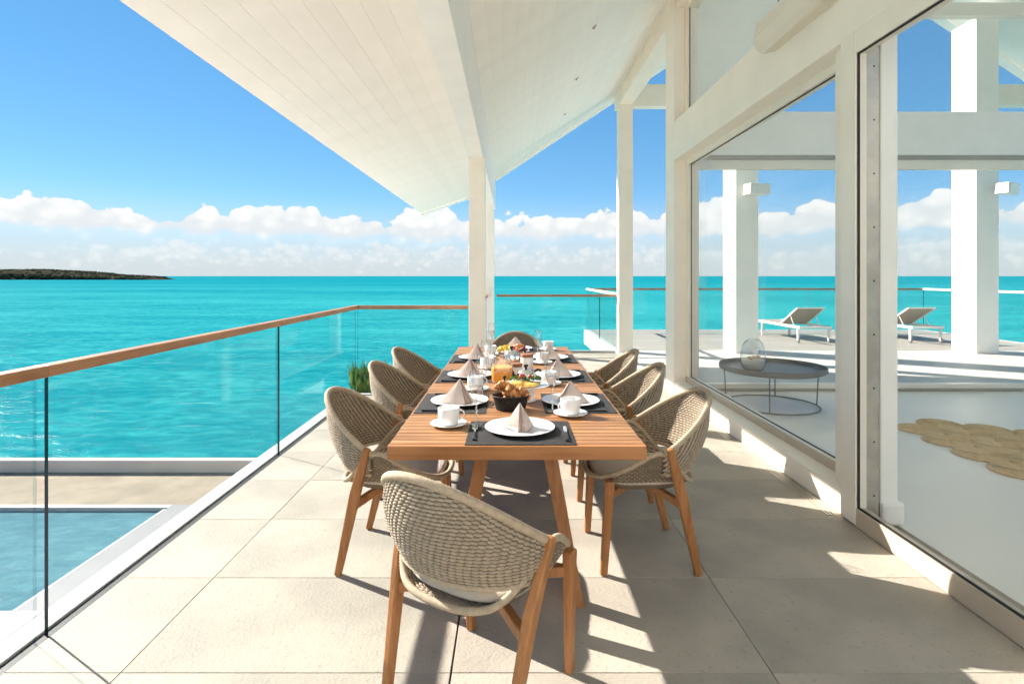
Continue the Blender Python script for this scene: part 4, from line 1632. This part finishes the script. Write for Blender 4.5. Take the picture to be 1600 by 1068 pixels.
def cake_stand():
    c = (0.085, 2.93, MT)
    t = thing('cake_stand', 'white footed stand carrying the omelette', 'cake stand', c)
    m = MB()
    m.lathe([(0.0, 0.0), (0.054, 0.0), (0.055, 0.004), (0.048, 0.012), (0.044, 0.04), (0.042, 0.074), (0.0, 0.074)], 36)
    obj('foot', m, 'porcelain', t, smooth=True)
    m = MB()
    m.lathe([(0.0, 0.073), (0.06, 0.073), (0.118, 0.082), (0.128, 0.088), (0.127, 0.0895), (0.116, 0.0858), (0.06, 0.079), (0.0, 0.079)], 48)
    obj('plate', m, 'porcelain', t, smooth=True)
    cz = MT + 0.080
    m = MB()
    m.blob((0, 0, 0.010), (0.088, 0.060, 0.017), 20, 10, jit=0.25, seed=4)
    m.blob((-0.030, -0.018, 0.018), (0.052, 0.034, 0.011), 14, 8, jit=0.3, seed=8)
    o = obj('omelette', m, 'omelette', None, smooth=True, loc=(c[0] - 0.008, c[1] - 0.012, cz))
    tag(o, 'yellow folded omelette on the white cake stand', 'omelette')
    m = MB()
    rr = random.Random(11)
    for k in range(420):
        x, y = rr.gauss(0.006, 0.046), rr.gauss(0.018, 0.022)
        if x * x / 0.0095 + y * y / 0.004 > 1:
            continue
        z = 0.026 + rr.uniform(0, 0.018)
        a, b = rr.uniform(0, 2 * PI), rr.uniform(-0.9, 0.9)
        L, w = rr.uniform(0.008, 0.018), rr.uniform(0.003, 0.007)
        d = Vector((math.cos(a) * math.cos(b), math.sin(a) * math.cos(b), math.sin(b)))
        s = d.cross(Vector((0, 0, 1))).normalized()
        p = Vector((x, y, z))
        m.add([p, p + d * L * 0.5 + s * w, p + d * L, p + d * L * 0.5 - s * w], [(0, 1, 2, 3)])
    for k in range(26):
        x, y = rr.uniform(0.070, 0.105), rr.uniform(-0.035, 0.02)
        p = Vector((x - 0.004, y, 0.012 + rr.uniform(0, 0.006)))
        a = rr.uniform(0, 2 * PI)
        d = Vector((math.cos(a), math.sin(a), 0.2))
        s = d.cross(Vector((0, 0, 1))).normalized()
        m.add([p, p + d * 0.008 + s * 0.006, p + d * 0.016, p + d * 0.008 - s * 0.006], [(0, 1, 2, 3)])
    o = obj('herb_garnish', m, 'herb_green', None, loc=(c[0] - 0.004, c[1], cz), fix=False)
    tag(o, 'chopped green herbs scattered over the omelette', 'herbs', kind='stuff')
    for (dx, dy, dz), lb in zip(((-0.026, 0.004, 0.048), (0.022, 0.016, 0.044), (-0.016, 0.022, 0.046)),
                                ('cherry tomato in front on the omelette', 'cherry tomato on the omelette side towards the window', 'cherry tomato at the back of the omelette')):
        m = MB()
        m.blob((0, 0, 0), (0.0125, 0.0125, 0.0118), 14, 9)
        o = obj('cherry_tomato', m, 'tomato', None, smooth=True, loc=(c[0] + dx, c[1] + dy, MT + 0.080 + dz))
        tag(o, lb, 'tomato', 'cherry tomatoes on the omelette')


cake_stand()


def teapot(x, y, r, h, rz, label, handle=True):
    t = thing('teapot', label, 'teapot', (x, y, MT), rz, 'silver domed pots')
    m = MB()
    prof = [(0.0, 0.0), (r * 0.92, 0.0), (r, h * 0.10), (r * 1.0, h * 0.34), (r * 0.94, h * 0.56), (r * 0.78, h * 0.80), (r * 0.5, h * 0.95), (r * 0.2, h), (0, h)]
    m.lathe(prof, 48, lobes=16, lamp=0.018)
    obj('body', m, 'steel', t, smooth=True)
    m = MB()
    m.lathe([(0.0, h), (r * 0.13, h), (r * 0.12, h + 0.006), (r * 0.26, h + 0.020), (r * 0.24, h + 0.024), (0, h + 0.025)], 16)
    obj('knob', m, 'black_plastic', t, smooth=True)
    if handle:
        pts = [(r * 0.86, 0, h * 0.82), (r * 1.25, 0, h * 0.95), (r * 1.62, 0, h * 0.80), (r * 1.68, 0, h * 0.50), (r * 1.45, 0, h * 0.22), (r * 0.98, 0, h * 0.18)]
        obj('handle', MB().tube(dense_pts(pts), 0.0075, 10), 'black_plastic', t, smooth=True)
        pts = [(-r * 0.85, 0, h * 0.35), (-r * 1.25, 0, h * 0.50), (-r * 1.45, 0, h * 0.86)]
        P = dense_pts(pts)
        obj('spout', MB().tube(P, [0.014 - 0.007 * i / (len(P) - 1) for i in range(len(P))], 12), 'black_plastic', t, smooth=True)
    return t


def dense_pts(pts, n=6):
    """smooth open curve through points (Catmull-Rom)"""
    P = [Vector(p) for p in pts]
    out = []
    for i in range(len(P) - 1):
        p0, p1, p2, p3 = P[max(i - 1, 0)], P[i], P[i + 1], P[min(i + 2, len(P) - 1)]
        for k in range(n):
            s = k / n
            out.append(0.5 * ((2 * p1) + (p2 - p0) * s + (2 * p0 - 5 * p1 + 4 * p2 - p3) * s * s + (3 * p1 - p0 - 3 * p2 + p3) * s ** 3))
    out.append(P[-1])
    return out


teapot(-0.032, 3.16, 0.042, 0.066, 0.3, 'small silver sugar pot with black knob between jug and croissants', handle=False)
teapot(0.098, 3.42, 0.060, 0.088, -0.15, 'ribbed silver teapot with black handle behind the omelette')
teapot(0.012, 4.22, 0.064, 0.100, 0.2, 'ribbed silver teapot with black knob just before the fruit platter')


def jug():
    t = thing('juice_jug', 'square glass jug half filled with orange juice', 'jug', (-0.052, 3.44, MT), R(6))
    def sq(hw, z, n=24, e=5):
        out = []
        for i in range(n):
            a = 2 * PI * i / n
            c, s = math.cos(a), math.sin(a)
            q = (abs(c) ** e + abs(s) ** e) ** (-1 / e)
            out.append((hw * q * c, hw * q * s, z))
        return out
    def loft(rows, capa=True, capb=True):
        m = MB()
        n = len(rows[0])
        vs = [p for r in rows for p in r]
        fs = []
        for i in range(len(rows) - 1):
            for k in range(n):
                fs.append((i * n + k, i * n + (k + 1) % n, (i + 1) * n + (k + 1) % n, (i + 1) * n + k))
        if capa:
            fs.append(tuple(range(n - 1, -1, -1)))
        if capb:
            fs.append(tuple((len(rows) - 1) * n + k for k in range(n)))
        return m.add(vs, fs)
    rows = [sq(0.058, 0.0), sq(0.066, 0.004), sq(0.068, 0.10)]
    for k in range(11):
        hw = 0.066 - 0.020 * (k / 10) ** 1.3
        rows.append(sq(hw + (0.0018 if k % 2 else -0.0012), 0.105 + 0.0068 * k, e=5 - 2.6 * k / 10))
    rows += [sq(0.050, 0.183, e=2.4), sq(0.047, 0.184, e=2.4)]
    obj('glass_body', loft(rows, True, False), 'jug_glass', t, smooth=True)
    obj('juice', loft([sq(0.0622, 0.009), sq(0.0638, 0.02), sq(0.0638, 0.094), sq(0.062, 0.097)]), 'juice', t, smooth=False)


jug()


def jar(x, y, r, h, label):
    t = thing('storage_jar', label, 'jar', (x, y, MT), 0, 'white jars with wooden lids')
    m = MB()
    m.lathe([(0.0, 0.0), (r * 0.94, 0.0), (r, 0.006), (r, h - 0.004), (r * 0.96, h), (0, h)], 28)
    obj('body', m, 'porcelain', t, smooth=True)
    m = MB()
    m.lathe([(0.0, h), (r * 0.99, h), (r * 1.02, h + 0.003), (r * 1.02, h + 0.019), (r * 0.98, h + 0.022), (0, h + 0.022)], 28)
    obj('lid', m, 'lid_wood', t)


jar(0.042, 3.66, 0.040, 0.062, 'short white jar with wooden lid beside the teapot')
jar(0.118, 3.88, 0.044, 0.092, 'taller white jar with wooden lid beside the teapot')


def fruit():
    c = (0.018, 4.72, MT)
    m = MB()
    m.lathe([(0.0, 0.002), (0.09, 0.002), (0.14, 0.016), (0.152, 0.022), (0.151, 0.0235), (0.138, 0.019), (0.088, 0.006), (0.0, 0.006)], 48)
    o = obj('fruit_platter', m, 'porcelain', None, smooth=True, loc=c)
    tag(o, 'white platter piled with cut fruit', 'platter')
    rr = random.Random(21)
    z0 = MT + 0.010

    def put(name, mesh, mat, x, y, z, lb, cat, rot=(0, 0, 0)):
        o = obj(name, mesh, mat, None, smooth=(name != 'pineapple_chunk'), loc=(c[0] + x, c[1] + y, z0 + z))
        o.rotation_euler = rot
        return tag(o, lb, cat, 'fruit on the platter')
    pc = MB().box(-0.016, 0.016, -0.011, 0.011, -0.012, 0.012)
    for k in range(17):
        x, y = rr.uniform(-0.115, 0.0), rr.uniform(-0.07, 0.06)
        z = 0.012 + 0.040 * max(0, 1 - (x + 0.055) ** 2 / 0.005) * rr.uniform(0.4, 1)
        me = MB()
        me.v, me.f, me.m = list(pc.v), list(pc.f), list(pc.m)
        o = put('pineapple_chunk', me, 'pineapple', x, y, z, 'yellow pineapple chunk heaped on the platter', 'pineapple', (rr.uniform(-.6, .6), rr.uniform(-.6, .6), rr.uniform(0, 3)))
    for k in range(9):
        m = MB().blob((0, 0, 0), (0.011, 0.011, 0.014), 10, 7)
        put('green_grape', m, 'grape_green', rr.uniform(-0.05, 0.06), rr.uniform(-0.085, -0.03), 0.012 + rr.uniform(0, 0.026), 'green grape among the fruit on the platter', 'grape')
    for k in range(11):
        m = MB().blob((0, 0, 0), (0.011, 0.011, 0.013), 10, 7)
        put('red_grape', m, 'grape_red', rr.uniform(0.075, 0.128), rr.uniform(-0.06, 0.05), 0.014 + rr.uniform(0, 0.034), 'dark red grape at the platter side towards the window', 'grape')
    for (x, y, z) in ((0.038, -0.078, 0.022), (0.062, -0.070, 0.020), (0.015, -0.062, 0.034)):
        m = MB()
        m.lathe([(0.0, -0.018), (0.007, -0.014), (0.015, -0.002), (0.017, 0.008), (0.012, 0.015), (0.0, 0.017)], 14)
        put('strawberry', m, 'strawberry', x, y, z, 'red strawberry at the front of the platter', 'strawberry', (rr.uniform(-0.6, 0.6), rr.uniform(-0.6, 0.6), 0))
    for k, (x, y, z) in enumerate(((0.058, 0.0, 0.040), (0.080, 0.014, 0.034), (0.040, 0.020, 0.034))):
        m = MB()
        pts = [(-0.030 + 0.006 * i, 0, 0.020 * math.sin(PI * i / 10)) for i in range(11)]
        m.tube(pts, [0.006 + 0.009 * math.sin(PI * i / 10) for i in range(11)], 10)
        put('melon_slice', m, 'melon', x, y, z, 'orange pink melon slice standing on the platter', 'melon', (0.2, -0.5, rr.uniform(-0.4, 0.4)))
    m = MB()
    for k in range(18):
        a = rr.uniform(0, 2 * PI)
        d = Vector((math.cos(a), math.sin(a), rr.uniform(0.1, 0.9))).normalized()
        s = d.cross(Vector((0, 0, 1))).normalized()
        p = Vector((0.0, -0.055, 0.030))
        L = 0.026
        m.add([p, p + d * L * .5 + s * .008, p + d * L, p + d * L * .5 - s * .008], [(0, 1, 2, 3)])
    o = put('mint_sprig', m, 'herb_green', 0, 0, 0.004, 'green mint sprig in the middle of the fruit platter', 'mint')


fruit()


# ------------------------------------------------------------------ interior: tray table, vase, rug
def tray_table():
    c = (2.86, 6.02, 0)
    t = thing('tray_table', 'round grey metal tray table on a thin wire frame', 'side table', c)
    m = MB()
    m.lathe([(0.0, 0.385), (0.525, 0.385), (0.538, 0.392), (0.54, 0.400), (0.54, 0.436), (0.537, 0.44), (0.533, 0.436), (0.532, 0.402), (0.525, 0.397), (0.0, 0.396)], 72)
    obj('tray_top', m, 'grey_metal', t, smooth=False)
    pts = [(0.47 * math.cos(2 * PI * i / 72), 0.47 * math.sin(2 * PI * i / 72), 0.008) for i in range(72)]
    obj('base_ring', MB().tube(pts, 0.008, 8, closed=True), 'grey_metal', t, smooth=True)
    pts = [(0.49 * math.cos(2 * PI * i / 72), 0.49 * math.sin(2 * PI * i / 72), 0.378) for i in range(72)]
    obj('top_ring', MB().tube(pts, 0.007, 8, closed=True), 'grey_metal', t, smooth=True)
    for a in (-2.05, -1.0 + 0.9, 1.05, 2.6):
        obj('rod', MB().tube([(0.47 * math.cos(a), 0.47 * math.sin(a), 0.006), (0.49 * math.cos(a), 0.49 * math.sin(a), 0.382)], 0.007, 8), 'grey_metal', t, smooth=True)
    v = (2.64, 5.98, 0.396)
    t = thing('glass_vase', 'clear glass vase with slanted mouth, filled with white sand, on the tray table', 'vase', v)
    m = MB()
    n = 40
    prof = [(0.0, 0.0), (0.085, 0.0), (0.105, 0.012), (0.124, 0.06), (0.130, 0.12), (0.126, 0.19), (0.112, 0.25), (0.09, 0.295), (0.066, 0.325)]
    m.lathe(prof + [(0.062, 0.326)], n)
    # slanted mouth: cut plane lowers the upper rim on one side
    out = []
    for x, y, z in m.v:
        cut = 0.325 + 0.55 * (x + 0.03)
        out.append((x, y, min(z, max(cut, 0.20))))
    m.v = out
    obj('glass_body', m, 'jug_glass', t, smooth=True)
    m = MB()
    m.lathe([(0.0, 0.006), (0.083, 0.006), (0.100, 0.016), (0.118, 0.06), (0.1225, 0.105), (0.07, 0.118), (0.0, 0.112)], 32)
    obj('sand_fill', m, 'white_sand', t, smooth=True)
    rr = random.Random(4)
    for k in range(9):
        m = MB().blob((0, 0, 0), (rr.uniform(.014, .03), rr.uniform(.012, .024), rr.uniform(.012, .022)), 9, 6, jit=0.5, seed=k)
        o = obj('shell', m, 'coral', None, smooth=True, loc=(v[0] + rr.uniform(-.07, .07), v[1] + rr.uniform(-.07, .04), v[2] + 0.118 + rr.uniform(0, .02)))
        tag(o, 'small coral coloured shell on the white sand in the vase', 'shell', 'shells in the glass vase')


tray_table()


def rug():
    t = thing('jute_rug', 'jute rug of braided rounds with small gaps between them', 'rug', (4.4, 4.45, -0.004))
    r = 0.186
    # hexagonal layout
    a0 = Vector((-0.03, -0.362, 0))
    b0 = Vector((0.318, 0.172, 0))
    P0 = Vector((3.76, 5.05, 0))
    spots = [b0 * i + a0 * j for i, j0 in enumerate((0, 0, 1, 2, 3)) for j in range(j0, j0 + 7)]
    m = MB()
    prof = [(0.0, 0.0), (r - 0.004, 0.0), (r, 0.006), (r - 0.005, 0.013)]
    k = 0
    rad = r - 0.005
    while rad > 0.025:
        prof.append((rad - 0.009, 0.0165))
        prof.append((rad - 0.018, 0.0085))
        rad -= 0.018
    prof.append((0.0, 0.013))
    m.lathe(prof, 40)
    first = None
    for s in spots:
        if first is None:
            first = obj('braided_round', m, 'jute', t, smooth=False)
            o = first
        else:
            o = first.copy()
            COL.objects.link(o)
        p = P0 + s - Vector((4.4, 4.45, 0))
        o.location = (p.x, p.y, 0.001 + 0.0012 * random.random())
    return t


rug()


# ------------------------------------------------------------------ loungers on the terrace
def make_lounger():
    t = thing('sun_lounger', '', 'sun lounger', (0, 0, 0), 0, 'sun loungers on the terrace')
    # local: head end at y = 0, foot end at y = 1.95; width 0.66
    W = 0.33
    H = 0.33
    for s in (-1, 1):
        obj('side_rail', MB().bar((s * W, -0.02, H), (s * W, 1.95, H), (0.035, 0.055)), 'lounger_frame', t, bevel=0.006)
        m = MB().bar((s * W, 0.06, 0.05), (s * W, 0.06, H - 0.02), (0.04, 0.045), up=(0, 1, 0))
        lg = obj('leg', m, 'lounger_frame', t, bevel=0.005)
        m = MB()
        m.lathe([(0.0, -0.016), (0.04, -0.016), (0.05, -0.010), (0.05, 0.010), (0.04, 0.016), (0, 0.016)], 18)
        m.v = [(s * W + z, 0.06 + y, 0.05 + x) for x, y, z in m.v]
        obj('wheel', m, 'wheel_rubber', lg)
        m = MB().bar((s * W, 1.60, 0.0), (s * W, 1.60, H - 0.02), (0.04, 0.045), up=(0, 1, 0))
        obj('leg', m, 'lounger_frame', t, bevel=0.005)
    for y in (-0.01, 1.94):
        obj('end_rail', MB().box(-W + 0.018, W - 0.018, y - 0.02, y + 0.02, H - 0.022, H + 0.022), 'lounger_frame', t, bevel=0.005)
    obj('sling_seat', MB().box(-W + 0.02, W - 0.02, 0.80, 1.93, H + 0.010, H + 0.018), 'mesh_fabric', t)
    a, b = Vector((0, 0.82, H + 0.02)), Vector((0, 0.16, H + 0.40))
    m = MB().bar(a, b, (2 * W - 0.05, 0.008), up=(0, 0.5, 1))
    bk = obj('backrest', m, 'mesh_fabric', t)
    for s in (-1, 1):
        m = MB().bar(a + Vector((s * (W - 0.035), 0, 0)), b + Vector((s * (W - 0.035), 0, 0)), (0.028, 0.030), up=(0, 0.5, 1))
        obj('frame_bar', m, 'lounger_frame', bk, bevel=0.004)
        p = a.lerp(b, 0.55) + Vector((s * (W - 0.05), 0, 0))
        m = MB().bar(p, (s * (W - 0.05), 0.30, H), (0.014, 0.014))
        obj('prop', m, 'lounger_frame', bk)
    m = MB().bar(b - Vector((W - 0.03, 0, 0)), b + Vector((W - 0.03, 0, 0)), (0.028, 0.028))
    obj('top_bar', m, 'lounger_frame', bk, bevel=0.004)
    return t


lg = make_lounger()
place(lg, (6.42, 11.58, -0.006), R(2), 'beige mesh sun lounger on the terrace beside the column behind the tray table')
place(lg, (8.79, 11.58, -0.006), R(2), 'beige mesh sun lounger on the terrace beyond the jute rug')
